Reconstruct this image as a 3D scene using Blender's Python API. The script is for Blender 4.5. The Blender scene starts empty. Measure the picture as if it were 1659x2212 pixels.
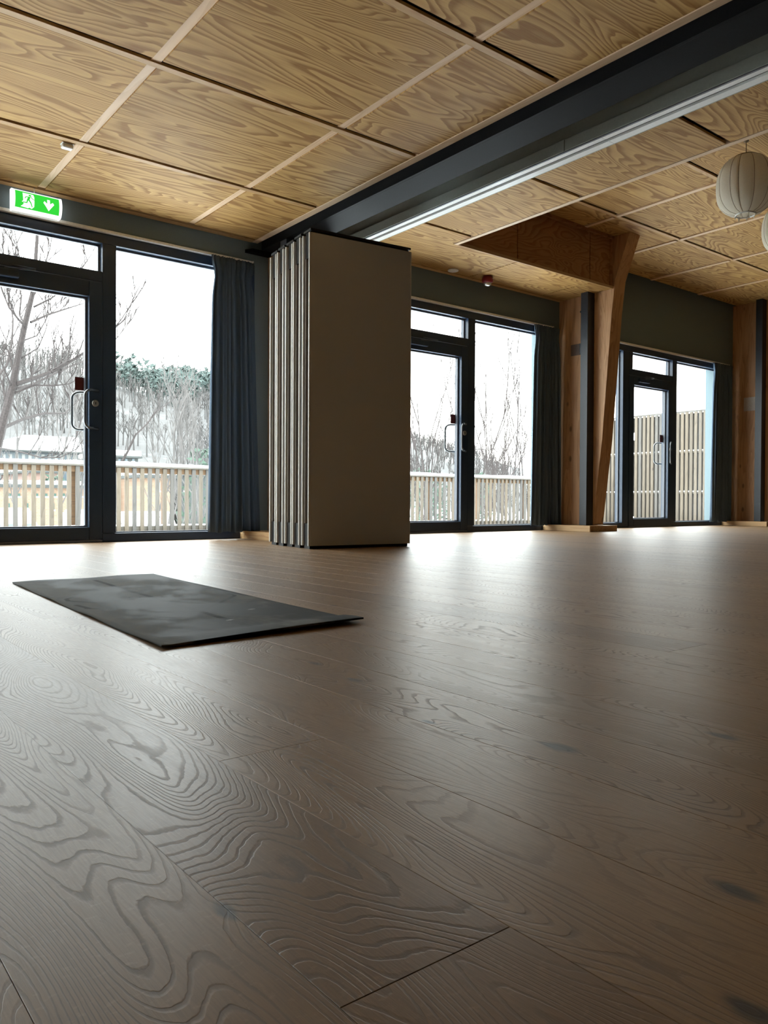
import bpy, bmesh, math, random
from mathutils import Vector, Matrix

C = bpy.context.scene.collection
PI = math.pi
rnd = random.Random(7)

# ------------------------------------------------------------------ camera, sky, exposure
CAM_H = 0.335
FPX = 1709.5                                   # focal length in pixels of the 1659 px wide frame
PITCH, YAW, ROLL = -0.01251, 0.66827, 0.00496
cy, sy, cp, sp = math.cos(YAW), math.sin(YAW), math.cos(PITCH), math.sin(PITCH)
F = Vector((sy * cp, cy * cp, sp)); R0 = Vector((cy, -sy, 0)); U0 = R0.cross(F)
cr, sr = math.cos(ROLL), math.sin(ROLL)
R = cr * R0 + sr * U0; U = -sr * R0 + cr * U0
cam_data = bpy.data.cameras.new('camera')
cam = bpy.data.objects.new('camera', cam_data); C.objects.link(cam)
cam_data.sensor_fit = 'HORIZONTAL'; cam_data.sensor_width = 36.0
cam_data.lens = 36.0 * FPX / 1659.0
cam_data.clip_start = 0.02; cam_data.clip_end = 2000
cam.matrix_world = Matrix(((R.x, U.x, -F.x, 0), (R.y, U.y, -F.y, 0), (R.z, U.z, -F.z, CAM_H), (0, 0, 0, 1)))
bpy.context.scene.camera = cam

SKY_H, SKY_Z = 1.95, 6.4                       # overcast sky: zenith about three times the horizon
world = bpy.data.worlds.new('overcast_sky'); bpy.context.scene.world = world
world.use_nodes = True
wn, wl = world.node_tree.nodes, world.node_tree.links
wn.clear()
w_out = wn.new('ShaderNodeOutputWorld'); w_bg = wn.new('ShaderNodeBackground')
w_tc = wn.new('ShaderNodeTexCoord'); w_sep = wn.new('ShaderNodeSeparateXYZ')
w_map = wn.new('ShaderNodeMapRange'); w_ramp = wn.new('ShaderNodeValToRGB')
wl.new(w_tc.outputs['Generated'], w_sep.inputs[0])
wl.new(w_sep.outputs['Z'], w_map.inputs['Value'])
w_map.inputs['From Min'].default_value = 0.0; w_map.inputs['From Max'].default_value = 1.0
w_map.inputs['To Min'].default_value = SKY_H; w_map.inputs['To Max'].default_value = SKY_Z
wl.new(w_sep.outputs['Z'], w_ramp.inputs[0])
e = w_ramp.color_ramp.elements
e[0].position = 0.0; e[0].color = (1.0, 0.95, 0.86, 1)
e[1].position = 0.28; e[1].color = (0.93, 0.97, 1.0, 1)
wl.new(w_ramp.outputs[0], w_bg.inputs['Color']); wl.new(w_map.outputs[0], w_bg.inputs['Strength'])
wl.new(w_bg.outputs[0], w_out.inputs[0])

vs = bpy.context.scene.view_settings
vs.view_transform = 'Standard'; vs.look = 'None'; vs.gamma = 1.0; vs.use_curve_mapping = False
vs.exposure = 1.55
cyc = bpy.context.scene.cycles
cyc.max_bounces = 8; cyc.diffuse_bounces = 5; cyc.glossy_bounces = 3; cyc.transparent_max_bounces = 16
cyc.sample_clamp_indirect = 8.0


def portal(x, y, z, sx, sz, toward=(0, -1, 0)):
    d = bpy.data.lights.new('sky_portal', 'AREA'); d.shape = 'RECTANGLE'; d.size = sx; d.size_y = sz
    d.cycles.is_portal = True
    o = bpy.data.objects.new('sky_portal', d); C.objects.link(o)
    o.location = (x, y, z)
    o.rotation_euler = Vector(toward).to_track_quat('-Z', 'Z').to_euler()


def at(px, py, Y=None, z=None, X=None):
    """world point seen at a pixel of the photograph, on a plane Y, z or X"""
    d = R * ((px - 829.5) / FPX) - U * ((py - 1106) / FPX) + F
    o = Vector((0, 0, CAM_H))
    if Y is not None: return o + d * (Y / d.y)
    if X is not None: return o + d * (X / d.x)
    return o + d * ((z - CAM_H) / d.z)


# ------------------------------------------------------------------ node helpers
class NT:
    def __init__(s, name):
        s.m = bpy.data.materials.new(name); s.m.use_nodes = True
        s.t = s.m.node_tree; s.t.nodes.clear()
        s.out = s.t.nodes.new('ShaderNodeOutputMaterial')

    def n(s, typ, **kw):
        nd = s.t.nodes.new('ShaderNode' + typ)
        for k, v in kw.items(): setattr(nd, k, v)
        return nd

    def set(s, sock, v):
        if isinstance(v, bpy.types.NodeSocket): s.t.links.new(v, sock)
        elif isinstance(v, (tuple, list)) and len(v) == 3 and sock.type == 'RGBA': sock.default_value = (*v, 1)
        else: sock.default_value = v

    def math(s, op, a, b=0.0, c=0.0, clamp=False):
        nd = s.n('Math', operation=op, use_clamp=clamp)
        s.set(nd.inputs[0], a); s.set(nd.inputs[1], b); s.set(nd.inputs[2], c)
        return nd.outputs[0]

    def vmath(s, op, a, b=(0, 0, 0)):
        nd = s.n('VectorMath', operation=op)
        s.set(nd.inputs[0], a); s.set(nd.inputs[1], b)
        return nd.outputs['Value'] if op in ('LENGTH', 'DOT_PRODUCT', 'DISTANCE') else nd.outputs[0]

    def xyz(s, x, y, z):
        nd = s.n('CombineXYZ')
        for i, v in enumerate((x, y, z)): s.set(nd.inputs[i], v)
        return nd.outputs[0]

    def sep(s, v):
        nd = s.n('SeparateXYZ'); s.set(nd.inputs[0], v); return nd.outputs

    def coord(s): return s.n('TexCoord').outputs['Object']

    def noise(s, v, scale=1.0, detail=2.0, rough=0.5, dist=0.0):
        nd = s.n('TexNoise'); s.set(nd.inputs['Vector'], v)
        nd.inputs['Scale'].default_value = scale; nd.inputs['Detail'].default_value = detail
        nd.inputs['Roughness'].default_value = rough; nd.inputs['Distortion'].default_value = dist
        return nd.outputs['Fac']

    def ramp(s, fac, stops, interp='LINEAR'):
        nd = s.n('ValToRGB'); s.set(nd.inputs[0], fac)
        el = nd.color_ramp.elements; nd.color_ramp.interpolation = interp
        while len(el) < len(stops): el.new(0.5)
        for e_, (p, c) in zip(el, stops):
            e_.position = p; e_.color = (*c, 1) if len(c) == 3 else c
        return nd.outputs[0]

    def maprange(s, v, a, b, c, d, smooth=False):
        nd = s.n('MapRange'); s.set(nd.inputs['Value'], v)
        if smooth: nd.interpolation_type = 'SMOOTHSTEP'
        for k, x in zip(('From Min', 'From Max', 'To Min', 'To Max'), (a, b, c, d)): nd.inputs[k].default_value = x
        return nd.outputs[0]

    def mix(s, fac, a, b, blend='MIX'):
        nd = s.n('Mix', data_type='RGBA', blend_type=blend)
        s.set(nd.inputs[0], fac); s.set(nd.inputs[6], a); s.set(nd.inputs[7], b)
        return nd.outputs[2]

    def bump(s, h, strength=0.2, dist=0.01):
        nd = s.n('Bump'); s.set(nd.inputs['Height'], h)
        nd.inputs['Strength'].default_value = strength; nd.inputs['Distance'].default_value = dist
        return nd.outputs[0]

    def principled(s, color, rough=0.5, metal=0.0, spec=0.5, normal=None, **kw):
        p = s.n('BsdfPrincipled')
        s.set(p.inputs['Base Color'], color); s.set(p.inputs['Roughness'], rough)
        s.set(p.inputs['Metallic'], metal); s.set(p.inputs['Specular IOR Level'], spec)
        if normal is not None: s.set(p.inputs['Normal'], normal)
        for k, v in kw.items(): s.set(p.inputs[k.replace('_', ' ')], v)
        s.t.links.new(p.outputs[0], s.out.inputs[0])
        return s.m


MATS = {}


def plain(name, col, rough=0.6, metal=0.0, spec=0.4, grain=0.08, scale=60.0, bump=0.0):
    if name in MATS: return MATS[name]
    t = NT(name); v = t.coord()
    nz = t.noise(v, scale, 3)
    lo = tuple(c * (1 - grain) for c in col); hi = tuple(min(1, c * (1 + grain)) for c in col)
    c = t.ramp(nz, [(0.3, lo), (0.7, hi)])
    MATS[name] = t.principled(c, rough, metal, spec, t.bump(nz, bump, 0.002) if bump else None)
    return MATS[name]


def plywood(name, light, dark, rings=13.0, sx=0.55, syy=2.3, axis='x'):
    """rotary-cut softwood plywood: contour-like growth rings stretched along one axis"""
    t = NT(name); p = t.sep(t.coord())
    info = t.n('ObjectInfo').outputs['Random']; off = t.math('MULTIPLY', info, 61.0)
    a, b = (p[0], p[1]) if axis == 'x' else (p[0], p[2])
    if axis == 'z': a, b = p[2], t.math('ADD', p[0], p[1])
    u = t.math('MULTIPLY', a, sx); w = t.math('MULTIPLY', b, syy)
    v = t.xyz(u, w, off)
    warp = t.noise(t.xyz(t.math('MULTIPLY', a, 3.0), t.math('MULTIPLY', b, 9.0), off), 1.0, 2)
    f = t.noise(v, 1.0, 2.4, 0.5, 0.5)
    h = t.math('ADD', t.math('MULTIPLY', f, rings), t.math('MULTIPLY', warp, 0.9))
    h = t.math('ADD', h, t.math('MULTIPLY', b, 5.0))
    fr = t.math('FRACT', h)
    streak = t.noise(t.xyz(t.math('MULTIPLY', a, 4.0), t.math('MULTIPLY', b, 110.0), off), 1.0, 2)
    tone = t.noise(t.xyz(t.math('MULTIPLY', a, 0.8), t.math('MULTIPLY', b, 3.0), t.math('ADD', off, 9)), 1.0, 2)
    mid = tuple(l * 0.72 + d * 0.28 for l, d in zip(light, dark))
    c = t.ramp(fr, [(0.0, light), (0.42, mid), (0.70, dark), (0.90, dark), (0.97, light)])
    c = t.mix(0.22, c, t.ramp(streak, [(0.3, dark), (0.65, light)]))
    # each sheet a touch lighter or darker
    k = t.math('ADD', t.math('MULTIPLY', info, 0.22), t.math('MULTIPLY', tone, 0.35))
    c = t.mix(1.0, c, t.ramp(k, [(0.0, (0.80, 0.78, 0.75)), (0.6, (1.08, 1.07, 1.05))]), 'MULTIPLY')
    return t.principled(c, 0.62, 0, 0.2, t.bump(fr, 0.05, 0.001))


def timber(name, light, dark, axis='y', spots=True, rough=0.55):
    """straight-grained softwood, long along one axis, with small knots"""
    t = NT(name); p = t.sep(t.coord())
    info = t.n('ObjectInfo').outputs['Random']; off = t.math('MULTIPLY', info, 37.0)
    l = {'x': 0, 'y': 1, 'z': 2}[axis]; o = [i for i in range(3) if i != l]
    v = t.xyz(t.math('MULTIPLY', p[o[0]], 9.0), t.math('MULTIPLY', p[o[1]], 9.0), t.math('ADD', t.math('MULTIPLY', p[l], 0.7), off))
    f = t.noise(v, 1.0, 3, 0.5, 0.6)
    fr = t.math('FRACT', t.math('MULTIPLY', f, 7.0))
    c = t.ramp(fr, [(0.0, light), (0.6, tuple(a * .6 + b * .4 for a, b in zip(light, dark))), (0.9, dark), (1.0, light)])
    tone = t.ramp(t.math('FRACT', t.math('MULTIPLY', info, 17.3)), [(0, (0.86, 0.86, 0.87)), (1, (1.1, 1.06, 1.0))])
    c = t.mix(1.0, c, tone, 'MULTIPLY')
    if spots:
        vo = t.n('TexVoronoi'); vo.inputs['Scale'].default_value = 1.0
        t.set(vo.inputs['Vector'], t.xyz(t.math('MULTIPLY', p[o[0]], 5.0), t.math('MULTIPLY', p[o[1]], 5.0), t.math('ADD', t.math('MULTIPLY', p[l], 2.6), off)))
        k = t.maprange(vo.outputs['Distance'], 0.06, 0.13, 1.0, 0.0, True)
        c = t.mix(t.math('MULTIPLY', k, 0.75), c, tuple(x * 0.35 for x in dark))
    return t.principled(c, rough, 0, 0.35, t.bump(fr, 0.06, 0.002))


PITCH_W, SEAM0 = 0.1636, 0.137                  # width of a floor plank, one known seam
KNOTS = [(0.903, 1.372, 1.0), (0.878, 1.198, 1.0), (0.86, 0.697, 1.5), (0.662, 0.344, 1.1), (0.513, 0.255, 1.1),
         (0.298, 0.585, 0.8), (1.089, 0.589, 1.2), (1.455, 2.105, 1.0), (1.26, 1.977, 1.6), (0.800, 0.900, 0.7), (2.25, 4.2, 1.0), (2.5, 4.0, 1.1),
         (2.05, 3.6, .9), (3.0, 3.9, 1.1), (0.36, 0.33, .9)]


def oak_floor():
    t = NT('oiled_oak_plank'); p = t.sep(t.coord())
    info = t.n('ObjectInfo').outputs['Random']; isl = t.n('NewGeometry').outputs['Random Per Island']
    r = t.math('FRACT', t.math('ADD', t.math('MULTIPLY', info, 7.13), isl))
    off = t.math('MULTIPLY', r, 53.0)
    u = t.math('SUBTRACT', t.math('FRACT', t.math('DIVIDE', t.math('SUBTRACT', p[0], SEAM0), PITCH_W)), 0.5)
    # growth rings: contour lines of a smooth field, long along the plank
    f = t.noise(t.xyz(t.math('MULTIPLY', u, 1.25), t.math('MULTIPLY', p[1], 1.45), off), 1.0, 1.0, 0.4, 0.25)
    wob = t.noise(t.xyz(t.math('MULTIPLY', p[0], 90.0), t.math('MULTIPLY', p[1], 34.0), off), 1.0, 3)
    bow = t.math('MULTIPLY', t.math('MULTIPLY', u, u), t.maprange(r, 0, 1, 1.0, 6.0))
    h = t.math('ADD', t.math('MULTIPLY', f, 58.0), t.math('ADD', t.math('MULTIPLY', wob, 0.5), bow))
    dark_knot = None
    for (kx, ky, s) in KNOTS:
        d = t.vmath('SUBTRACT', t.xyz(p[0], p[1], 0), (kx, ky, 0))
        dl = t.vmath('LENGTH', t.vmath('MULTIPLY', d, (1 / (0.009 * s), 1 / (0.019 * s), 0)))
        kn = t.maprange(t.math('ADD', dl, t.math('MULTIPLY', wob, 0.9)), 0.9, 2.0, 1.0, 0.0, True)
        dark_knot = kn if dark_knot is None else t.math('MAXIMUM', dark_knot, kn)
        h = t.math('ADD', h, t.math('MULTIPLY', t.math('POWER', 2.718, t.math('MULTIPLY', dl, -0.38)), 3.2))
    vo = t.n('TexVoronoi'); vo.inputs['Scale'].default_value = 1.0
    t.set(vo.inputs['Vector'], t.xyz(t.math('MULTIPLY', p[0], 2.6), t.math('MULTIPLY', p[1], 1.3), off))
    fleck = t.maprange(vo.outputs['Distance'], 0.03, 0.075, 1.0, 0.0, True)
    far = t.maprange(p[1], 1.6, 2.2, 0.0, 0.75)
    dark_knot = t.math('MAXIMUM', dark_knot, t.math('MULTIPLY', fleck, far))
    fr = t.math('FRACT', h)
    line = t.ramp(fr, [(0.0, (0, 0, 0)), (0.60, (0.03, 0.03, 0.03)), (0.74, (0.8, 0.8, 0.8)), (0.88, (1, 1, 1)), (0.95, (0, 0, 0))])
    pore = t.noise(t.xyz(t.math('MULTIPLY', p[0], 420.0), t.math('MULTIPLY', p[1], 26.0), off), 1.0, 3, 0.6)
    ray = t.noise(t.xyz(t.math('MULTIPLY', p[0], 120.0), t.math('MULTIPLY', p[1], 160.0), off), 1.0, 2)
    light = t.ramp(r, [(0.0, (0.205, 0.119, 0.052)), (0.5, (0.265, 0.157, 0.072)), (1.0, (0.178, 0.099, 0.042))])
    dark = (0.090, 0.048, 0.022)
    presence = t.maprange(t.noise(t.xyz(t.math('MULTIPLY', u, 1.5), t.math('MULTIPLY', p[1], 0.6), t.math('ADD', off, 5)), 1.0, 1), 0.35, 0.62, 0.28, 0.95)
    lf = t.math('MULTIPLY', line, presence)
    c = t.mix(t.math('MULTIPLY', lf, 0.85), light, dark)
    c = t.mix(t.maprange(pore, 0.42, 0.62, 0.0, 0.42), c, t.mix(0.55, light, dark))
    c = t.mix(t.maprange(ray, 0.60, 0.74, 0.0, 0.18), c, (0.40, 0.27, 0.16))
    c = t.mix(t.math('MULTIPLY', dark_knot, 0.92), c, (0.020, 0.018, 0.018))
    rough = t.math('ADD', t.math('MULTIPLY', pore, 0.16), t.math('ADD', t.math('MULTIPLY', lf, 0.14), 0.32))
    hgt = t.math('ADD', t.math('MULTIPLY', pore, 0.5), t.math('MULTIPLY', lf, -1.0))
    return t.principled(c, rough, 0, 0.58, t.bump(hgt, 0.22, 0.0012), Coat_Weight=0.28, Coat_Roughness=0.42)


def glass_mat():
    t = NT('window_glass')
    tr = t.n('BsdfTransparent'); tr.inputs[0].default_value = (0.93, 0.96, 0.95, 1)
    gl = t.n('BsdfGlossy'); gl.inputs['Roughness'].default_value = 0.0
    fz = t.n('Fresnel'); fz.inputs['IOR'].default_value = 1.35
    mx = t.n('MixShader')
    bf = t.n('NewGeometry').outputs['Backfacing']
    t.set(mx.inputs[0], t.math('MULTIPLY', fz.outputs[0], t.math('SUBTRACT', 1.0, bf))); t.t.links.new(tr.outputs[0], mx.inputs[1]); t.t.links.new(gl.outputs[0], mx.inputs[2])
    t.t.links.new(mx.outputs[0], t.out.inputs[0])
    return t.m


def glow(name, col, strength):
    t = NT(name); em = t.n('Emission'); em.inputs[0].default_value = (*col, 1); em.inputs[1].default_value = strength
    nz = t.noise(t.coord(), 20, 1); c = t.ramp(nz, [(0, tuple(x * .92 for x in col)), (1, col)])
    t.t.links.new(c, em.inputs[0]); t.t.links.new(em.outputs[0], t.out.inputs[0])
    return t.m


def fabric(name, col, sheen=0.3, trans=0.0):
    t = NT(name); p = t.sep(t.coord())
    wv = t.noise(t.xyz(t.math('MULTIPLY', p[0], 900), t.math('MULTIPLY', p[1], 900), t.math('MULTIPLY', p[2], 250)), 1, 2)
    c = t.ramp(wv, [(0.3, tuple(x * .8 for x in col)), (0.7, tuple(x * 1.15 for x in col))])
    m = t.principled(c, 0.85, 0, 0.2, t.bump(wv, 0.15, 0.001))
    if trans:
        pr = [n for n in t.t.nodes if n.type == 'BSDF_PRINCIPLED'][0]
        tl = t.n('BsdfTranslucent'); t.set(tl.inputs[0], c)
        mx = t.n('MixShader'); mx.inputs[0].default_value = trans
        t.t.links.new(pr.outputs[0], mx.inputs[1]); t.t.links.new(tl.outputs[0], mx.inputs[2]); t.t.links.new(mx.outputs[0], t.out.inputs[0])
    return m


M_ply = plywood('plywood_sheet', (0.575, 0.365, 0.140), (0.265, 0.125, 0.034), 30.0, 0.42, 2.5)
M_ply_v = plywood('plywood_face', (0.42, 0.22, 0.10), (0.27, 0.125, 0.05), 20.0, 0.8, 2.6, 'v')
M_batten = timber('pine_batten', (0.74, 0.54, 0.36), (0.64, 0.44, 0.27), 'y', False)
M_strip = timber('pine_strip', (0.56, 0.37, 0.18), (0.44, 0.26, 0.11), 'x', False)
M_void = plain('ceiling_void', (0.035, 0.022, 0.015), 0.9)
M_oak = oak_floor()
M_wall = plain('grey_green_plaster', (0.150, 0.196, 0.212), 0.85, grain=0.04, scale=90, bump=0.05)
M_dark = plain('dark_plaster', (0.075, 0.075, 0.07), 0.85, grain=0.05, scale=40)
M_frame = plain('dark_coat_with_glare', (0.015, 0.033, 0.066), 0.35, spec=0.5, grain=0.15, scale=200)  # blue-black coat, veiling glare put in as a lighter, bluer tone
M_bead = plain('grey_glazing_bead', (0.10, 0.11, 0.13), 0.35, spec=0.5)  # lighter than the frame: sky reflected in the beads put into the colour
M_glass = glass_mat()
M_steel = plain('black_painted_steel', (0.007, 0.0075, 0.0085), 0.55, spec=0.04, grain=0.2, scale=150)
M_post = plain('blue_grey_steel', (0.018, 0.022, 0.029), 0.45, spec=0.5, grain=0.1, scale=80)
M_track = plain('green_grey_profile', (0.350, 0.370, 0.320), 0.5, grain=0.04)
M_white = plain('white_aluminium', (0.80, 0.80, 0.78), 0.42, grain=0.03)
M_alu = plain('brushed_aluminium', (0.66, 0.645, 0.60), 0.42, metal=0.1, grain=0.06, scale=120)
M_groove = plain('anodised_groove', (0.150, 0.147, 0.165), 0.45, metal=0.1, grain=0.05)
M_skin = plain('taupe_laminate', (0.50, 0.505, 0.53), 0.5, grain=0.03, scale=300)
M_seal = plain('black_rubber', (0.010, 0.010, 0.010), 0.6)
M_chrome = plain('brushed_stainless', (0.14, 0.145, 0.15), 0.30, metal=1.0, grain=0.04)
M_brass = plain('nickel_lock', (0.42, 0.40, 0.36), 0.35, metal=0.9)
M_col = timber('laminated_spruce', (0.46, 0.280, 0.155), (0.33, 0.180, 0.090), 'z')
M_plinth = timber('oiled_oak_board', (0.50, 0.33, 0.17), (0.38, 0.22, 0.10), 'y', False)
M_curtain = fabric('slate_curtain_cloth', (0.085, 0.120, 0.165))
M_rail = plain('pale_curtain_track', (0.78, 0.80, 0.78), 0.35, metal=0.0)
M_snow = plain('snow', (0.86, 0.88, 0.90), 0.7, grain=0.03, scale=6, bump=0.3)
M_slat = timber('weathered_larch', (0.100, 0.081, 0.060), (0.073, 0.057, 0.041), 'z')
M_slat_g = timber('grey_weathered_larch', (0.082, 0.074, 0.066), (0.058, 0.052, 0.046), 'z')
M_rail_w = timber('orange_larch_board', (0.143, 0.080, 0.036), (0.099, 0.052, 0.025), 'x', False)
M_cap = timber('grey_larch_cap', (0.096, 0.084, 0.069), (0.066, 0.057, 0.048), 'x', False)
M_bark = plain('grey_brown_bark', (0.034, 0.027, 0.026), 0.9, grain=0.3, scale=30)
M_bark_d = plain('far_bark', (0.0683, 0.0624, 0.0598), 0.95, grain=0.25, scale=2)  # paler than the near bark: haze put into the colour
M_fir = plain('fir_green', (0.0341, 0.0502, 0.0453), 0.95, grain=0.25, scale=2)
M_woods = plain('misty_woods', (0.0775, 0.0732, 0.0713), 0.95, grain=0.2, scale=0.2)  # distance haze put into the trees' pale tone
M_evergreen = plain('yew_green', (0.033, 0.055, 0.039), 0.95, grain=0.3, scale=3)


# ------------------------------------------------------------------ mesh helpers
def box(bm, x0, x1, y0, y1, z0, z1, ch=0.0):
    """box, optionally with all edges chamfered by ch"""
    r = bmesh.ops.create_cube(bm, size=1.0)
    for v in r['verts']:
        v.co = Vector(((x0 + x1) / 2 + v.co.x * (x1 - x0), (y0 + y1) / 2 + v.co.y * (y1 - y0), (z0 + z1) / 2 + v.co.z * (z1 - z0)))
    if ch:
        es = list({e for v in r['verts'] for e in v.link_edges})
        bmesh.ops.bevel(bm, geom=es, offset=ch, segments=1, affect='EDGES')
    return bm


def B(*a, ch=0.0): return box(bmesh.new(), *a, ch=ch)


def obj(name, bm, mat, parent=None, smooth=False):
    me = bpy.data.meshes.new(name)
    bmesh.ops.recalc_face_normals(bm, faces=bm.faces[:])
    bm.to_mesh(me); bm.free()
    for m_ in (mat if isinstance(mat, (list, tuple)) else [mat]): me.materials.append(m_)
    if smooth:
        for p in me.polygons: p.use_smooth = True
    o = bpy.data.objects.new(name, me); C.objects.link(o)
    if parent is not None: o.parent = parent
    return o


def raw(name, verts, faces, mat, parent=None, smooth=False):
    me = bpy.data.meshes.new(name); me.from_pydata(verts, [], faces); me.materials.append(mat)
    if smooth:
        for p in me.polygons: p.use_smooth = True
    o = bpy.data.objects.new(name, me); C.objects.link(o)
    if parent is not None: o.parent = parent
    return o


def tag(o, label=None, cat=None, group=None, kind=None):
    if label: o['label'] = label
    if cat: o['category'] = cat
    if group: o['group'] = group
    if kind: o['kind'] = kind
    return o


def empty(name, loc=(0, 0, 0), **kw):
    o = bpy.data.objects.new(name, None); C.objects.link(o); o.location = loc
    o.empty_display_size = 0.1
    return tag(o, **kw)


def local(bm, loc):
    """meshes are drawn in world coordinates; shift one under a parent standing at loc"""
    bmesh.ops.translate(bm, verts=bm.verts[:], vec=-Vector(loc)); return bm


def tube(bm, pts, rad, n=8, cap=True):
    pts = [Vector(p) for p in pts]
    rs = rad if isinstance(rad, (list, tuple)) else [rad] * len(pts)
    T0 = (pts[1] - pts[0]).normalized()
    a = T0.orthogonal().normalized(); rings = []
    for i, p in enumerate(pts):
        T = ((pts[min(i + 1, len(pts) - 1)] - p).normalized() + (p - pts[max(i - 1, 0)]).normalized())
        T = T.normalized() if T.length > 1e-6 else T0
        a = (a - T * a.dot(T)).normalized(); b = T.cross(a)
        rings.append([bm.verts.new(p + (a * math.cos(2 * PI * k / n) + b * math.sin(2 * PI * k / n)) * rs[i]) for k in range(n)])
    for r0, r1 in zip(rings, rings[1:]):
        for k in range(n): bm.faces.new((r0[k], r0[(k + 1) % n], r1[(k + 1) % n], r1[k]))
    if cap:
        bm.faces.new(rings[0][::-1]); bm.faces.new(rings[-1])
    return bm


def lathe(bm, prof, n=24, center=(0, 0, 0), cap=True):
    c = Vector(center); rings = []
    for r, z in prof:
        rings.append([bm.verts.new(c + Vector((r * math.cos(2 * PI * k / n), r * math.sin(2 * PI * k / n), z))) for k in range(n)])
    for r0, r1 in zip(rings, rings[1:]):
        for k in range(n): bm.faces.new((r0[k], r0[(k + 1) % n], r1[(k + 1) % n], r1[k]))
    if cap:
        bm.faces.new(rings[0][::-1]); bm.faces.new(rings[-1])
    return bm


def prism(bm, poly, axis, a, b):
    """extrude a 2-D polygon along an axis: axis 'x' takes (y, z), 'y' takes (x, z), 'z' takes (x, y)"""
    def P(p, t):
        return {'x': (t, p[0], p[1]), 'y': (p[0], t, p[1]), 'z': (p[0], p[1], t)}[axis]
    v0 = [bm.verts.new(P(p, a)) for p in poly]; v1 = [bm.verts.new(P(p, b)) for p in poly]
    n = len(poly)
    bm.faces.new(v0[::-1]); bm.faces.new(v1)
    for i in range(n): bm.faces.new((v0[i], v0[(i + 1) % n], v1[(i + 1) % n], v1[i]))
    return bm


# ------------------------------------------------------------------ room dimensions
FY = 6.432                                     # inner face of the window wall
ZL, ZM, ZR = 2.697, 2.845, 3.45                # three ceiling heights
XMIN, XMAX, YMIN = -6.0, 14.4, -3.2
BAYS = [0.0, 4.10, 8.22]                       # offsets of the three glazed bays

# ------------------------------------------------------------------ floor
floor = obj('floor', B(XMIN, XMAX, YMIN, FY + 0.02, -0.15, -0.013), M_dark)
tag(floor, 'oak plank floor of the hall running toward the window wall', 'floor', kind='structure')


def plank_bm(bm, x0, x1, y0, y1, g=0.0003, c=0.0005):
    x0 += g / 2; x1 -= g / 2; y0 += g / 2; y1 -= g / 2
    t = [bm.verts.new(p) for p in ((x0 + c, y0 + c, 0), (x1 - c, y0 + c, 0), (x1 - c, y1 - c, 0), (x0 + c, y1 - c, 0))]
    m = [bm.verts.new(p) for p in ((x0, y0, -c), (x1, y0, -c), (x1, y1, -c), (x0, y1, -c))]
    b = [bm.verts.new((v.co.x, v.co.y, -0.013)) for v in m]
    bm.faces.new(t)
    for i in range(4):
        j = (i + 1) % 4
        bm.faces.new((m[i], m[j], t[j], t[i])); bm.faces.new((b[i], b[j], m[j], m[i]))


prng = random.Random(11)
planks = []
i0 = int((XMIN - SEAM0) / PITCH_W) + 1
i1 = int((XMAX - SEAM0) / PITCH_W)
fixed = {1: 0.425, 2: 0.928, 4: 1.9, 3: 2.35, 5: 1.55, 6: 2.7}
for i in range(i0, i1):
    x0 = SEAM0 + i * PITCH_W
    L = 2.2
    y = fixed.get(i, prng.uniform(0.2, 2.2)) - 3 * L
    while y < FY:
        a, b = max(y, YMIN), min(y + L, FY + 0.015)
        if b - a > 0.05: planks.append((x0, x0 + PITCH_W, a, b))
        y += L


def seen_area(q):
    """rough size of a plank in the picture"""
    s, n = 0.0, 0
    for k in range(9):
        p = Vector(((q[0] + q[1]) / 2, q[2] + (q[3] - q[2]) * k / 8, -CAM_H))
        z = p.dot(F)
        if z < 0.15: continue
        px, py = 829.5 + FPX * p.dot(R) / z, 1106 - FPX * p.dot(U) / z
        if -20 < px < 1680 and py < 2240: s += (q[3] - q[2]) / 9 * PITCH_W / z ** 3
    return s


planks.sort(key=seen_area, reverse=True)
for q in planks[:296]:
    bm = bmesh.new(); plank_bm(bm, *q); obj('plank', bm, M_oak, floor)
bm = bmesh.new()
for q in planks[296:]: plank_bm(bm, *q)
tag(obj('far_planks', bm, M_oak, floor), kind='stuff')


# ------------------------------------------------------------------ walls
def wall_with_holes(name, xs, zs, holes, y0, y1, mat):
    """one slab in the XZ plane, cells inside a hole left open"""
    bm = bmesh.new(); V = {}
    def v(i, j): 
        if (i, j) not in V: V[i, j] = bm.verts.new((xs[i], y0, zs[j]))
        return V[i, j]
    for i in range(len(xs) - 1):
        for j in range(len(zs) - 1):
            cx, cz = (xs[i] + xs[i + 1]) / 2, (zs[j] + zs[j + 1]) / 2
            if any(h[0] < cx < h[1] and h[2] < cz < h[3] for h in holes): continue
            bm.faces.new((v(i, j), v(i + 1, j), v(i + 1, j + 1), v(i, j + 1)))
    r = bmesh.ops.extrude_face_region(bm, geom=bm.faces[:])
    bmesh.ops.translate(bm, verts=[g for g in r['geom'] if isinstance(g, bmesh.types.BMVert)], vec=(0, y1 - y0, 0))
    return obj(name, bm, mat)


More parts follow.
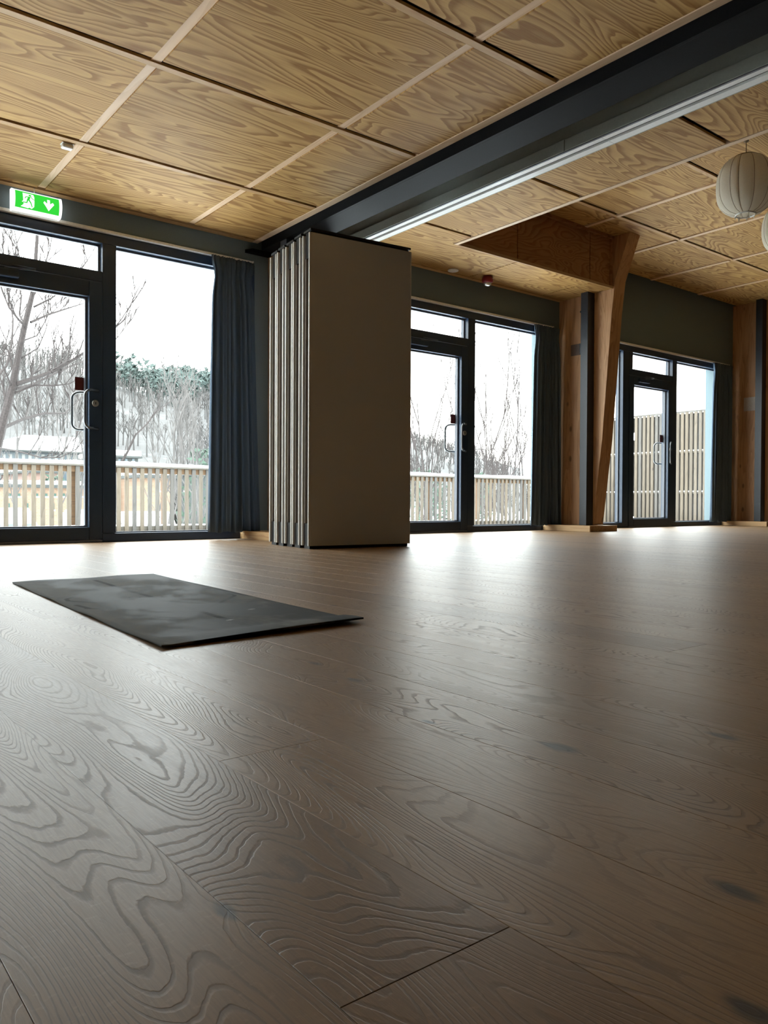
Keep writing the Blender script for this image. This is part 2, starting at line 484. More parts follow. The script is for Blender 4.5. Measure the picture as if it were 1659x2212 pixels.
HEAD = 2.49
openings = [(-4.26, -0.54)] + [(-0.16 + d, 3.56 + d) for d in BAYS] + [(12.42, 14.1)]
xs = sorted({XMIN, XMAX} | {x for o in openings for x in o})
wall = wall_with_holes('wall_back', xs, [-0.15, 0.0, HEAD, 4.0], [(a, b, 0, HEAD) for a, b in openings], FY, FY + 0.28, M_wall)
tag(wall, 'grey green wall around the tall glazed terrace bays', 'wall', kind='structure')
for n, a in (('wall_left', (XMIN - 0.2, XMIN, YMIN, FY + 0.28, -0.15, 4.0)), ('wall_right', (XMAX, XMAX + 0.2, YMIN, FY + 0.28, -0.15, 4.0)),
             ('wall_front', (XMIN, XMAX, YMIN - 0.2, YMIN, -0.15, 4.0))):
    tag(obj(n, B(*a), M_dark), 'plain dark wall of the hall outside the frame', 'wall', kind='structure')
roof = tag(obj('ceiling_slab', B(XMIN - 0.2, XMAX + 0.2, YMIN - 0.2, FY + 0.28, 4.0, 4.25), M_void), 'dark slab above the plywood ceilings', 'ceiling', kind='structure')


# ------------------------------------------------------------------ plywood ceilings
GX, GV, GS = 0.057, 0.034, 0.048                # width of the batten joints, of the dark joints, of the strips beside them


def plywood_ceiling(name, label, z, x0, x1, y0, y1, xj, yj, hole=None, proud=False):
    """sheets with recessed battens in the joints along Y; dark open joint and a flush strip along X"""
    root = tag(obj(name, B(x0, x1, y0, y1, z + 0.09, z + 0.13), M_void), label, 'ceiling', kind='structure')
    X = [x0] + [v for j in xj for v in (j - GX / 2, j + GX / 2)] + [x1]
    cols = [(X[k], X[k + 1]) for k in range(0, len(X), 2)]
    yj = sorted(yj)
    Y = [y0] + [v for j in yj for v in (j - GV, j + GS)] + [y1]
    rows = [(Y[k], Y[k + 1]) for k in range(0, len(Y), 2)]
    def cut(a, b, c, d):
        return hole is not None and a < hole[1] - .02 and b > hole[0] + .02 and c < hole[3] - .02 and d > hole[2] + .02
    for (a, b) in cols:
        for (c, d) in rows:
            if cut(a, b, c, d):
                if d - hole[3] > 0.05: c = hole[3]
                elif hole[2] - c > 0.05: d = hole[2]
                else: continue
            if b - a > 0.02 and d - c > 0.02: obj('ceiling_panel', B(a, b, c, d, z, z + 0.018, ch=0.0012), M_ply, root)
    for j in xj:
        for (c, d) in rows:
            d2 = d + GV if d < y1 - 0.01 else d
            obj('batten', B(j - GX / 2 + 0.0035, j + GX / 2 - 0.0005, c - 0.0005, d2 - 0.0005, z + (-0.012 if proud else 0.0075), z + 0.045), M_batten, root)
    for j in yj:
        obj('joint_strip', B(x0, x1, j, j + GS - 0.001, z - 0.001, z + 0.016, ch=0.001), M_strip, root)
    return root


cl = plywood_ceiling('ceiling', 'plywood panel ceiling with pale battens above the yoga mat', ZL, XMIN, 3.525, YMIN, FY - 0.09,
                     [1.685 + 1.213 * k for k in range(-6, 2)], [5.362 - 1.22 * k for k in range(0, 7)])
obj('edge_trim', B(3.526, 3.588, YMIN, FY, ZL - 0.004, ZL + 0.04, ch=0.002), M_batten, cl)
obj('edge_trim', B(XMIN, 3.524, FY - 0.068, FY - 0.001, ZL - 0.006, ZL + 0.03, ch=0.002), M_strip, cl)

# lowered ceiling: a strip beside the partition track and a strip along the windows, up to the timber column
SX, SY = 5.355, 5.65                            # its two inner edges
cm = tag(obj('ceiling.001', B(4.62, SX - 0.03, YMIN, FY, ZM + 0.09, ZM + 0.12), M_void), 'lowered plywood strip between the sliding track and the raised ceiling', 'ceiling', kind='structure')
mj = [5.395 - 1.255 * k for k in range(0, 7)]
Ym = [YMIN] + [v for j in reversed(mj) for v in (j - GV, j + 0.004)] + [FY - 0.07]
for k in range(0, len(Ym), 2):
    if k == len(Ym) - 2:
        obj('ceiling_panel', B(4.60, 6.205, max(Ym[k], SY), Ym[k + 1], ZM, ZM + 0.018, ch=0.001), M_ply, cm)
        obj('ceiling_panel', B(4.60, SX - 0.06, Ym[k], SY - 0.001, ZM, ZM + 0.018, ch=0.001), M_ply, cm)
    else:
        obj('ceiling_panel', B(4.60, SX - 0.052, Ym[k], Ym[k + 1], ZM, ZM + 0.018, ch=0.001), M_ply, cm)
obj('edge_strip', B(SX - 0.045, SX, YMIN, SY - 0.002, ZM - 0.002, ZM + 0.04, ch=0.001), M_batten, cm)
obj('ceiling_panel', B(6.220, 7.435, SY, FY - 0.07, ZM, ZM + 0.018, ch=0.001), M_ply, cm)
obj('ceiling_panel', B(7.450, 7.848, SY, FY - 0.07, ZM, ZM + 0.018, ch=0.001), M_ply, cm)
obj('edge_trim', B(4.60, 7.848, FY - 0.062, FY - 0.001, ZM - 0.006, ZM + 0.03, ch=0.002), M_strip, cm)
# upright plywood faces of the lowered part
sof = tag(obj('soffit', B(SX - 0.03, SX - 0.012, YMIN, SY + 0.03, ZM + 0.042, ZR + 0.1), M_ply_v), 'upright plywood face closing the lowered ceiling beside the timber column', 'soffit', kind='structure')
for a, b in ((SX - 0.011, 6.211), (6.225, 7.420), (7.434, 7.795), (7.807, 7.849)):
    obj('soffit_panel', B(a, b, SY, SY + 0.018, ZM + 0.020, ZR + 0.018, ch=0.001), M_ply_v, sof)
obj('soffit_edge', B(SX, 7.849, SY - 0.012, SY - 0.001, ZM - 0.001, ZM + 0.030), M_strip, sof)
obj('backing', B(SX - 0.01, 7.849, SY + 0.022, SY + 0.034, ZM + 0.03, ZR + 0.1), M_void, sof)
obj('cornice_trim', B(SX, 7.84, SY - 0.03, SY - 0.001, ZR - 0.035, ZR - 0.001), M_ply_v, sof)

cr_ = plywood_ceiling('ceiling.002', 'raised plywood panel ceiling over the far part of the hall', ZR, SX - 0.01, XMAX, YMIN, FY - 0.05,
                      [7.31 + 1.22 * k for k in range(0, 6)], [5.20 - 1.20 * k for k in range(0, 7)], hole=(SX - 0.02, 7.30, SY + 0.02, FY), proud=True)

# ------------------------------------------------------------------ steel beam and sliding track
beam = tag(obj('steel_beam', B(3.590, 3.612, YMIN, 6.36, 2.617, 2.95), M_steel), 'black steel beam crossing the ceiling above the folded partition', 'beam', kind='structure')
obj('flange', B(3.613, 3.850, YMIN, 6.36, 2.617, 2.640), M_steel, beam)
obj('web', B(3.700, 3.715, YMIN, 6.36, 2.641, 3.119), M_steel, beam)
obj('recess_cover', B(3.613, 4.70, YMIN, FY, 3.12, 3.16), M_void, beam)
obj('end_plate', prism(bmesh.new(), [(3.50, 6.36), (3.86, 6.36), (3.86, FY - 0.001), (3.46, FY - 0.001)], 'z', 2.585, 2.616), M_steel, beam)
trk = empty('partition_track', (4.53, 0, 2.8), label='green grey partition track with white slotted underside hanging beside the black beam', cat='track', kind='structure')
L0 = (4.53, 0, 2.8)
YT = FY - 0.01
obj('upper_fascia', local(B(4.468, 4.482, YMIN, YT, 2.885, 3.118), L0), M_track, trk)
obj('lower_fascia', local(B(4.448, 4.466, YMIN, 3.61, 2.806, 2.888, ch=0.002), L0), M_track, trk)
obj('lower_fascia', local(B(4.448, 4.466, 3.614, YT, 2.806, 2.888, ch=0.002), L0), M_track, trk)
obj('lip', local(B(4.453, 4.467, YMIN, YT, 2.798, 2.805), L0), M_groove, trk)
for a, b in ((YMIN, 3.31), (3.314, YT)):
    obj('track_half', local(B(4.456, 4.511, a, b, 2.799, 2.815), L0), M_white, trk)
    obj('track_half', local(B(4.546, 4.606, a, b, 2.799, 2.815), L0), M_white, trk)
obj('slot_channel', local(B(4.483, 4.60, YMIN, YT, 2.816, 2.90), L0), M_seal, trk)
obj('track_cheek', local(B(4.607, 4.617, YMIN, YT, 2.800, 3.118), L0), M_track, trk)


# ------------------------------------------------------------------ timber columns with steel posts
def column(xf, label, low, n):
    """glulam fin running into the room, widening upward, a steel post beside it and an oak plinth below"""
    loc = (xf + 0.1, 6.1, 0.0)
    root = empty('timber_column', loc, label=label, cat='column', kind='structure')
    top = ZR if not low else 2.60
    prof = [(FY - 0.001, 0.072), (5.90, 0.072), (5.775, 1.10), (5.655, 2.58)]
    if low: prof += [(5.655, top), (FY - 0.001, top)]
    else: prof += [(5.61, 2.95), (5.42, top - 0.001), (FY - 0.001, top - 0.001)]
    obj('fin', local(prism(bmesh.new(), prof, 'x', xf, xf + 0.2), loc), M_col, root)
    obj('steel_post', local(B(xf - 0.128, xf - 0.001, 5.90, 6.00, 0.072, (ZM if n == 1 else top) - 0.001), loc), M_post, root)
    obj('plinth', local(B(xf - 0.285, xf - 0.262, 5.725, FY - 0.002, 0.0, 0.07, ch=0.002), loc), M_plinth, root)
    obj('plinth', local(B(xf - 0.261, xf + 0.24, 5.725, 5.748, 0.0, 0.07, ch=0.002), loc), M_plinth, root)
    obj('plinth_top', local(B(xf - 0.261, xf + 0.24, 5.749, FY - 0.002, 0.0, 0.068), loc), M_plinth, root)
    return root, loc


c0, _ = column(3.70, 'timber column behind the folded partition stack', True, 0)
c1, l1 = column(7.85, 'timber column with tapering fin reaching up through the lowered ceiling', False, 1)
c2, l2 = column(12.08, 'timber column nearest the right edge with a pale sheet fixed on it', False, 2)
obj('connector', local(B(7.815, 7.849, 6.01, 6.09, 2.14, 2.27, ch=0.002), l1), M_post, c1)
obj('connector_plate', local(B(7.842, 7.8495, 6.092, 6.24, 2.14, 2.275), l1), plain('shaded_steel_plate', (0.11, 0.075, 0.06), 0.5), c1)  # thin plate for the dark notch, its shade put into the colour
bh = obj('bolt_hole', lathe(bmesh.new(), [(0.022, 0), (0.022, 0.004)], 12), M_seal, c1); bh.rotation_euler = (0, -PI / 2, 0); bh.location = Vector((7.8495, 6.055, 1.70)) - Vector(l1)
bh = obj('bolt_hole', lathe(bmesh.new(), [(0.012, 0), (0.012, 0.004)], 12), M_seal, c1); bh.rotation_euler = (0, -PI / 2, 0); bh.location = Vector((7.8495, 6.10, 2.66)) - Vector(l1)
pap = empty('paper_sheet', (12.078, 6.15, 1.85), label='pale blank sheet fixed to the last timber column near the right edge', cat='paper')
obj('sheet', local(B(12.0735, 12.0795, 6.03, 6.24, 1.78, 1.99), (12.078, 6.15, 1.85)), plain('pale_card', (0.40, 0.36, 0.32), 0.7), pap)


# ------------------------------------------------------------------ glazed bays: windows and doors
def member(name, a, parent, mat=None): return obj(name, B(*a, ch=0.003), mat or M_frame, parent)


def window(n, d, label, with_door=True):
    loc = (1.7 + d, FY + 0.05, 0)
    w = empty('window_%d' % n, loc, label=label, cat='window', kind='structure')
    def mem(name, x0, x1, z0, z1, y0=FY + 0.002, y1=FY + 0.12, mat=None):
        return obj(name, local(B(x0 + d, x1 + d, y0, y1, z0, z1, ch=0.003), loc), mat or M_frame, w)
    mem('frame_head', -0.158, 3.558, 2.41, 2.488)
    mem('frame_jamb', -0.158, -0.101, 0.071, 2.409); mem('frame_jamb', 3.503, 3.558, 0.071, 2.409)
    for (a, b) in ((-0.158, 1.119), (2.176, 3.558)): mem('frame_sill', a, b, 0.002, 0.07)
    mem('mullion', 0.98, 1.117, 0.071, 2.409); mem('mullion', 2.178, 2.29, 0.071, 2.409)
    mem('transom', 1.118, 2.177, 2.095, 2.18)
    def pane(x0, x1, z0, z1):
        obj('pane', local(B(x0 + d, x1 + d, FY + 0.088, FY + 0.094, z0, z1), loc), M_glass, w)
        # glazing bead around the glass, sky reflection put into its lighter grey
        for (a, b, c, e_) in ((x0, x1, z1 - 0.016, z1), (x0, x1, z0, z0 + 0.010), (x0, x0 + 0.010, z0 + .0101, z1 - .0161), (x1 - 0.016, x1, z0 + .0101, z1 - .0161)):
            obj('glazing_bead', local(B(a + d, b + d, FY + 0.06, FY + 0.087, c, e_, ch=0.002), loc), M_bead, w)
    pane(-0.10, 0.979, 0.071, 2.409); pane(2.291, 3.502, 0.071, 2.409)
    mem('frame_infill', 1.118, 1.20, 2.181, 2.409)
    pane(1.201, 2.177, 2.181, 2.409)
    portal(1.7 + d, FY + 0.14, 1.24, 3.6, 2.34)
    if not with_door:
        pane(1.12, 2.176, 0.03, 2.09)
    return w


def d_pull(bm, x, y_face, sgn, z0, z1, reach=0.075, side=0.055, r=0.0105):
    """D-shaped pull: leaves the face, bends, runs up and returns"""
    pts = []
    yb = y_face + sgn * reach; rc = 0.05
    def P(s, z): return Vector((x - side * s, y_face + sgn * reach * s, z))
    pts.append(P(0, z0)); pts.append(P(0.55, z0 + 0.002))
    for k in range(1, 6):
        a = k / 6 * PI / 2; pts.append(P(0.55 + 0.45 * math.sin(a), z0 + rc * (1 - math.cos(a))))
    pts.append(P(1, z0 + rc)); pts.append(P(1, (z0 + z1) / 2)); pts.append(P(1, z1 - rc))
    for k in range(1, 6):
        a = k / 6 * PI / 2; pts.append(P(0.55 + 0.45 * math.cos(a), z1 - rc * (1 - math.sin(a))))
    pts.append(P(0.55, z1)); pts.append(P(0, z1))
    return tube(bm, pts, r, 10)


def door(n, d, label, red=True):
    loc = (1.65 + d, FY + 0.05, 0)
    o = empty('door_%d' % n, loc, label=label, cat='door', kind='structure')
    y0, y1 = FY - 0.004, FY + 0.105
    def mem(name, x0, x1, z0, z1, mat=None, yy=(y0, y1)):
        return obj(name, local(B(x0 + d, x1 + d, yy[0], yy[1], z0, z1, ch=0.003), loc), mat or M_frame, o)
    mem('stile', 1.122, 1.229, 0.022, 2.088); mem('stile', 2.071, 2.174, 0.022, 2.088)
    mem('top_rail', 1.230, 2.070, 1.964, 2.088); mem('bottom_rail', 1.230, 2.070, 0.022, 0.122)
    mem('threshold', 1.120, 2.176, 0.001, 0.020, M_bead)
    obj('pane', local(B(1.2302 + d, 2.0698 + d, FY + 0.082, FY + 0.088, 0.1222, 1.9638), loc), M_glass, o)
    for (a, b, c, e_) in ((1.2302, 2.0698, 1.948, 1.9638), (1.2302, 2.0698, 0.1222, 0.134), (1.2302, 1.244, .1341, 1.9479), (2.052, 2.0698, .1341, 1.9479)):
        mem('glazing_bead', a, b, c, e_, M_bead, (FY + 0.04, FY + 0.081))
    h = obj('pull_handle', local(d_pull(bmesh.new(), 2.142 + d, y0, -1, 0.91, 1.215, 0.07, 0.125), loc), M_chrome, o, True)
    h = obj('pull_handle', local(d_pull(bmesh.new(), 2.115 + d, y1, 1, 0.91, 1.215, 0.07, 0.125), loc), M_chrome, o, True)
    bm = lathe(bmesh.new(), [(0.0, 0.012), (0.024, 0.012), (0.027, 0.008), (0.027, 0.0)], 20, cap=False)
    lk = obj('lock_cylinder', bm, M_brass, o); lk.rotation_euler = (PI / 2, 0, 0); lk.location = Vector((2.118 + d, y0, 1.115)) - Vector(loc)
    ky = obj('keyhole', B(-0.003, 0.003, -0.010, 0.010, 0.0121, 0.0135), M_seal, lk)
    if red:
        obj('notice_sticker', local(B(1.985 + d, 2.068 + d, FY + 0.0795, FY + 0.0815, 1.22, 1.325), loc), plain('red_sticker', (0.09, 0.012, 0.014), 0.5), o)
    # door closer under the transom with its two-part arm
    cx = 1.42 + d
    obj('closer_body', local(B(cx - 0.12, cx + 0.12, y0 - 0.045, y0 - 0.001, 2.005, 2.06, ch=0.004), loc), M_frame, o)
    obj('closer_arm', local(tube(bmesh.new(), [(cx + 0.02, y0 - 0.03, 2.068), (cx + 0.23, y0 - 0.07, 2.078)], 0.0065, 6), loc), M_chrome, o)
    obj('closer_arm', local(tube(bmesh.new(), [(cx + 0.23, y0 - 0.07, 2.084), (cx + 0.08, y0 - 0.004, 2.105)], 0.006, 6), loc), M_chrome, o)
    return o


names = ['beside the green exit sign', 'behind the folded partition', 'between the two timber columns']
for k, d in enumerate(BAYS):
    window(k + 1, d, 'tall dark framed glazing %s' % names[k])
    door(k + 1, d, 'dark framed glass terrace door %s' % ('under the green exit sign', 'half hidden by the folded partition', 'facing the tall slatted screen')[k])
# bays outside the frame that light the room too
w4 = window(4, -4.10, 'dark framed glazing outside the frame', False)
w5 = empty('window_5', (13.2, FY + 0.05, 0), label='dark framed glazing beyond the last timber column', cat='window', kind='structure')
L5 = (13.2, FY + 0.05, 0)
for nm, a in (('frame_head', (12.422, 14.098, 2.41, 2.488)), ('frame_sill', (12.422, 14.098, 0.002, 0.07)), ('frame_jamb', (12.422, 12.48, 0.071, 2.409)), ('frame_jamb', (14.04, 14.098, 0.071, 2.409))):
    obj(nm, local(B(a[0], a[1], FY + 0.002, FY + 0.12, a[2], a[3], ch=0.003), L5), M_frame, w5)
obj('pane', local(B(12.4805, 14.0395, FY + 0.088, FY + 0.094, 0.0715, 2.4085), L5), M_glass, w5)
portal(13.26, FY + 0.14, 1.24, 1.6, 2.34)


# ------------------------------------------------------------------ curtain tracks and curtains
def curtain_track(d, label, x1):
    loc = (1.7 + d, FY - 0.02, 2.5)
    o = empty('curtain_track', loc, label=label, cat='curtain track')
    obj('channel', local(B(-0.20 + d, x1, FY - 0.034, FY - 0.001, 2.487, 2.512, ch=0.003), loc), M_rail, o)
    obj('end_cap', local(B(x1 + 0.0005, x1 + 0.010, FY - 0.036, FY - 0.001, 2.485, 2.514), loc), M_rail, o)
    return o


def curtain(x0, x1, b0, b1, label, seed, z1=2.484, flip=1):
    """a gathered curtain: folds along X, drawn in under the heading, a hem just off the floor"""
    g = random.Random(seed)
    loc = ((x0 + x1) / 2, FY - 0.07, 0)
    root = empty('curtain', loc, label=label, cat='curtain')
    nu, nv = 150, 34
    ph = [g.uniform(0, 6.28) for _ in range(6)]
    verts, faces = [], []
    def shape(u, v, back=0.0):
        # v = 0 hem, 1 heading
        xa, xb = b0 + (x0 - b0) * v, b1 + (x1 - b1) * v
        gather = math.exp(-((v - 0.93) / 0.05) ** 2) * 0.10
        w = xb - xa
        uu = u + 0.018 * math.sin(2 * PI * u * 5 + ph[0]) + 0.012 * math.sin(2 * PI * u * 11 + ph[1])
        x = xa + w * (uu * (1 - gather) + gather / 2)
        if v > 0.955: x += (u - 0.5) * w * 0.05
        amp = 0.026 * (1.1 - 0.35 * v) * (0.75 + 0.25 * math.sin(9 * u + ph[2]))
        y = amp * math.sin(2 * PI * 8.0 * u + ph[3] + 0.5 * math.sin(3 * v + ph[4])) + 0.008 * math.sin(2 * PI * 19 * u + 2 * v)
        if v > 0.93: y = y * 0.6 + 0.012 * math.sin(2 * PI * 24 * u)
        z = 0.062 + (z1 - 0.062) * v
        if v < 0.02: z += 0.006 * math.sin(2 * PI * 3 * u + ph[5])
        return (x - loc[0], y + back, z)
    for j in range(nv + 1):
        for i in range(nu + 1): verts.append(shape(i / nu, (j / nv) ** 0.9))
    for j in range(nv):
        for i in range(nu):
            a = j * (nu + 1) + i; faces.append((a, a + 1, a + nu + 2, a + nu + 1))
    o = raw('cloth', verts, faces, M_curtain, root, True)
    m = o.modifiers.new('cloth', 'SOLIDIFY'); m.thickness = 0.003
    bm = bmesh.new()
    ring = []
    for k in range(7):
        xk = x0 + (x1 - x0) * (k + 0.5) / 7
        tube(bm, [(xk - loc[0], 0.03, z1 - 0.01), (xk - loc[0], 0.045, z1 + 0.012)], 0.003, 6)
    hk = obj('hooks', bm, M_chrome, root); tag(hk, kind='stuff')
    return root


curtain_track(BAYS[0], 'pale curtain track below the green exit sign', 3.52)
curtain_track(BAYS[1], 'pale curtain track over the middle terrace door', 7.70)
curtain_track(BAYS[2], 'pale curtain track over the door facing the slatted screen', 11.93)
curtain(3.10, 3.50, 3.055, 3.575, 'slate grey curtain gathered between glazing and folded partition', 3)
curtain(7.34, 7.76, 7.28, 7.80, 'slate grey curtain beside the tapering timber column', 5)
curtain(11.42, 11.92, 11.35, 11.90, 'slate grey curtain at the right edge beside the slatted screen view', 9)

# ------------------------------------------------------------------ folded partition: five parked panels
PW, PT, PH0, PH1 = 0.845, 0.118, 0.022, 2.228
A0 = Vector((3.04, 4.70, 0)); ang = -math.radians(7.0)
gx = Vector((math.cos(ang), math.sin(ang), 0)); gy = Vector((-gx.y, gx.x, 0))
plabels = ['front taupe partition panel whose broad face turns to the room', 'second partition panel, just behind the front one of the stack',
           'middle partition panel of the folded stack of five', 'fourth partition panel of the stack, second from the curtain side',
           'rearmost partition panel of the stack, next to the slate curtain']


def partition_panel(k):
    o = empty('partition_panel', A0 + gy * (0.146 * k) + gx * (-0.006 * (k % 2)), label=plabels[k], cat='partition panel', group='folded partition panels')
    o.rotation_euler = (0, 0, ang + (0.012 if k == 2 else -0.008 if k == 3 else 0))
    return o


p0 = partition_panel(0)
obj('face_board', B(0.004, PW - 0.004, 0.0, 0.014, PH0, PH1, ch=0.001), M_skin, p0)
obj('face_board', B(0.004, PW - 0.004, PT - 0.014, PT, PH0, PH1, ch=0.001), M_skin, p0)
obj('core', B(0.030, PW - 0.030, 0.015, PT - 0.015, PH0 + 0.16, PH1 - 0.17), M_groove, p0)
for ya, yb in ((0.0, 0.015), (PT - 0.015, PT)):
    prof = [(0.0, ya + 0.003), (0.003, ya), (0.0035, ya)] if ya == 0 else []
    obj('edge_profile', B(-0.006, 0.0035, ya, yb, PH0, PH1, ch=0.002), M_alu, p0)
    obj('edge_profile', B(PW - 0.0035, PW + 0.004, ya, yb, PH0, PH1, ch=0.002), M_alu, p0)
for ya, yb in ((0.024, 0.036), (PT - 0.036, PT - 0.024)):
    obj('inner_profile', B(0.006, 0.029, ya, yb, PH0 + 0.16, PH1 - 0.17, ch=0.001), plain('taupe_profile', (0.20, 0.17, 0.145), 0.5), p0)
obj('end_seal', B(0.012, PW - 0.012, 0.022, PT - 0.022, PH1 - 0.168, PH1 + 0.014), M_seal, p0)
obj('end_seal', B(0.010, PW - 0.010, 0.0155, PT - 0.0155, 0.001, PH0 + 0.158), M_seal, p0)
obj('top_cap', B(0.004, PW - 0.002, 0.002, PT - 0.002, PH1 + 0.0145, PH1 + 0.030), M_seal, p0)
for k in range(1, 5):
    q = partition_panel(k)
    for ch in list(p0.children):
        c = ch.copy(); C.objects.link(c); c.parent = q

# ------------------------------------------------------------------ yoga mat
MO = Vector((0.712, 1.708, 0)); mx_ = Vector((0.604, 0.048, 0)); my_ = Vector((0.083, 1.700, 0))
WM, LM = mx_.length, my_.length


def mat_material():
    t = NT('worn_black_rubber'); uv = t.n('UVMap'); uv.uv_map = 'mat'; p = t.sep(uv.outputs[0])
    u, v = t.math('MULTIPLY', p[0], WM), t.math('MULTIPLY', p[1], LM)
    nz = t.noise(t.xyz(t.math('MULTIPLY', u, 4.0), t.math('MULTIPLY', v, 2.2), 0), 1.0, 4, 0.6, 0.6)
    n2 = t.noise(t.xyz(u, v, 3), 9.0, 4, 0.65)
    edge = t.math('MINIMUM', u, t.math('SUBTRACT', WM, u))
    dust_sheen = t.math('ADD', t.math('MULTIPLY', nz, 0.75), t.math('MULTIPLY', n2, 0.35))
    dust_sheen = t.math('ADD', dust_sheen, t.maprange(u, 0.0, 0.16, 0.16, 0.0))
    dust_sheen = t.maprange(dust_sheen, 0.50, 0.68, 0.0, 1.0, True)  # worn patches, with grazing window sheen put into their pale colour
    segs = [((0.5, 0.07), (0.5, 0.93), 0.009), ((0.07, 0.60), (0.5, 0.77), 0.006), ((0.06, 0.57), (0.07, 0.60), .006), ((0.93, 0.60), (0.5, 0.77), 0.006),
            ((0.06, 0.44), (0.5, 0.27), 0.006), ((0.93, 0.44), (0.5, 0.27), 0.006), ((0.05, 0.50), (0.07, 0.44), .007), ((0.94, 0.5), (0.93, 0.44), .006),
            ((0.06, 0.57), (0.16, 0.51), .006), ((0.94, .58), (.93, .60), .006)]
    mark = None
    for (a, b, w) in segs:
        A = Vector((a[0] * WM, a[1] * LM, 0)); D = Vector((b[0] * WM, b[1] * LM, 0)) - A
        pa = t.vmath('SUBTRACT', t.xyz(u, v, 0), tuple(A))
        h = t.math('DIVIDE', t.vmath('DOT_PRODUCT', pa, tuple(D)), D.length_squared, clamp=True)
        proj = t.n('VectorMath', operation='SCALE'); proj.inputs[0].default_value = D; t.set(proj.inputs['Scale'], h)
        d = t.vmath('DISTANCE', pa, proj.outputs[0])
        s = t.maprange(d, w, w + 0.003, 1.0, 0.0)
        mark = s if mark is None else t.math('MAXIMUM', mark, s)
    for rr in (0.04, 0.075):
        d = t.math('ABSOLUTE', t.math('SUBTRACT', t.vmath('DISTANCE', t.xyz(u, v, 0), (WM / 2, LM * 0.53, 0)), rr))
        mark = t.math('MAXIMUM', mark, t.maprange(d, 0.002, 0.004, 0.7, 0.0))
    c = t.mix(t.math('MULTIPLY', dust_sheen, 0.85), (0.0090, 0.0095, 0.0095), (0.150, 0.155, 0.153))
    c = t.mix(t.math('MULTIPLY', mark, 0.9), c, (0.004, 0.0042, 0.0042))
    logo = None
    for (a, b, w, l) in ((0.505, 0.155, 0.014, 0.006), (0.74, 0.235, 0.016, 0.005)):
        e_ = t.vmath('MULTIPLY', t.vmath('SUBTRACT', t.xyz(u, v, 0), (a * WM, b * LM, 0)), (1 / w, 1 / l, 0))
        s = t.maprange(t.math('ADD', t.vmath('LENGTH', e_), t.noise(t.xyz(u, v, 0), 260, 1)), 1.1, 1.5, 1.0, 0.0)
        logo = s if logo is None else t.math('MAXIMUM', logo, s)
    c = t.mix(logo, c, (0.45, 0.45, 0.45))
    return t.principled(c, t.maprange(dust_sheen, 0, 1, 0.6, 0.85), 0, 0.12, t.bump(n2, 0.1, 0.001))


def yoga_mat():
    nu, nv, th = 24, 60, 0.005
    bm = bmesh.new(); uvl = bm.loops.layers.uv.new('mat')
    def P(u, v):
        x = MO + mx_ * u + my_ * v
        z = th + 0.0012 * math.sin(9 * u + 5 * v) * math.sin(7 * v)
        # near edge rolls up slightly on the right, turns under on the left
        roll = max(0.0, 1 - v / 0.075)
        z += roll ** 0.5 * 0.0115 * (0.25 + 0.75 * min(1, u * 1.5)) if v > 0.012 else 0.010 * (0.25 + 0.75 * min(1, u * 1.5))
        if u < 0.03: z += 0.004 * (0.5 + 0.5 * math.sin(23 * v))
        z += 0.004 * max(0, v - 0.97) / 0.03 * math.sin(5 * u + 1) ** 2
        return Vector((x.x, x.y, max(z, th * 0.8)))
    V = {}
    vs_ = [0, .004, .012, .02, .03, .045, .06, .075] + [0.075 + 0.925 * k / (nv - 8) for k in range(1, nv - 7)]
    for j, v in enumerate(vs_):
        for i in range(nu + 1):
            u = i / nu
            V[i, j, 1] = (bm.verts.new(P(u, v) - MO), u, v)
            q = P(u, v); V[i, j, 0] = (bm.verts.new(Vector((q.x, q.y, max(0.0004, min(q.z - th, 0.012)))) - MO), u, v)
    def face(keys):
        f = bm.faces.new([V[k][0] for k in keys])
        for l, k in zip(f.loops, keys): l[uvl].uv = (V[k][1], V[k][2])
    J = len(vs_) - 1
    for j in range(J):
        for i in range(nu):
            face([(i, j, 1), (i + 1, j, 1), (i + 1, j + 1, 1), (i, j + 1, 1)])
            face([(i, j, 0), (i, j + 1, 0), (i + 1, j + 1, 0), (i + 1, j, 0)])
    for i in range(nu):
        face([(i, 0, 0), (i + 1, 0, 0), (i + 1, 0, 1), (i, 0, 1)]); face([(i + 1, J, 0), (i, J, 0), (i, J, 1), (i + 1, J, 1)])
    for j in range(J):
        face([(0, j + 1, 0), (0, j, 0), (0, j, 1), (0, j + 1, 1)]); face([(nu, j, 0), (nu, j + 1, 0), (nu, j + 1, 1), (nu, j, 1)])
    o = obj('yoga_mat', bm, mat_material(), None, True); o.location = MO
    tag(o, 'black worn yoga mat lying flat on the oak floor', 'mat')


yoga_mat()

# ------------------------------------------------------------------ lit exit sign
SXA, SXB, SZ, SHH, SY0 = 1.475, 1.828, 2.575, 0.072, FY - 0.080
sign = empty('exit_sign', ((SXA + SXB) / 2, SY0, SZ), label='lit green exit sign with running figure and downward arrow', cat='exit sign')
SL = ((SXA + SXB) / 2, SY0, SZ)
DEP = 0.040


def sign_y(zrel, grow=0.0):
    q = max(0.0, 1 - (zrel / (SHH + 0.004)) ** 2)
    return SY0 - (DEP + grow) * math.sqrt(q) - grow


def curved_plate(poly, lift, mat, name):
    """a flat outline (x from the sign centre, z) laid onto the bulging front"""
    bm = bmesh.new()
    vs_ = [bm.verts.new((p[0], 0, p[1])) for p in poly]
    bm.faces.new(vs_)
    for k in range(-11, 12):
        bmesh.ops.bisect_plane(bm, geom=bm.verts[:] + bm.edges[:] + bm.faces[:], plane_co=(0, 0, k * SHH / 11.5), plane_no=(0, 0, 1))
    for v in bm.verts: v.co.y = sign_y(v.co.z, lift) - SY0
    bmesh.ops.triangulate(bm, faces=bm.faces[:])
    return obj(name, bm, mat, sign)


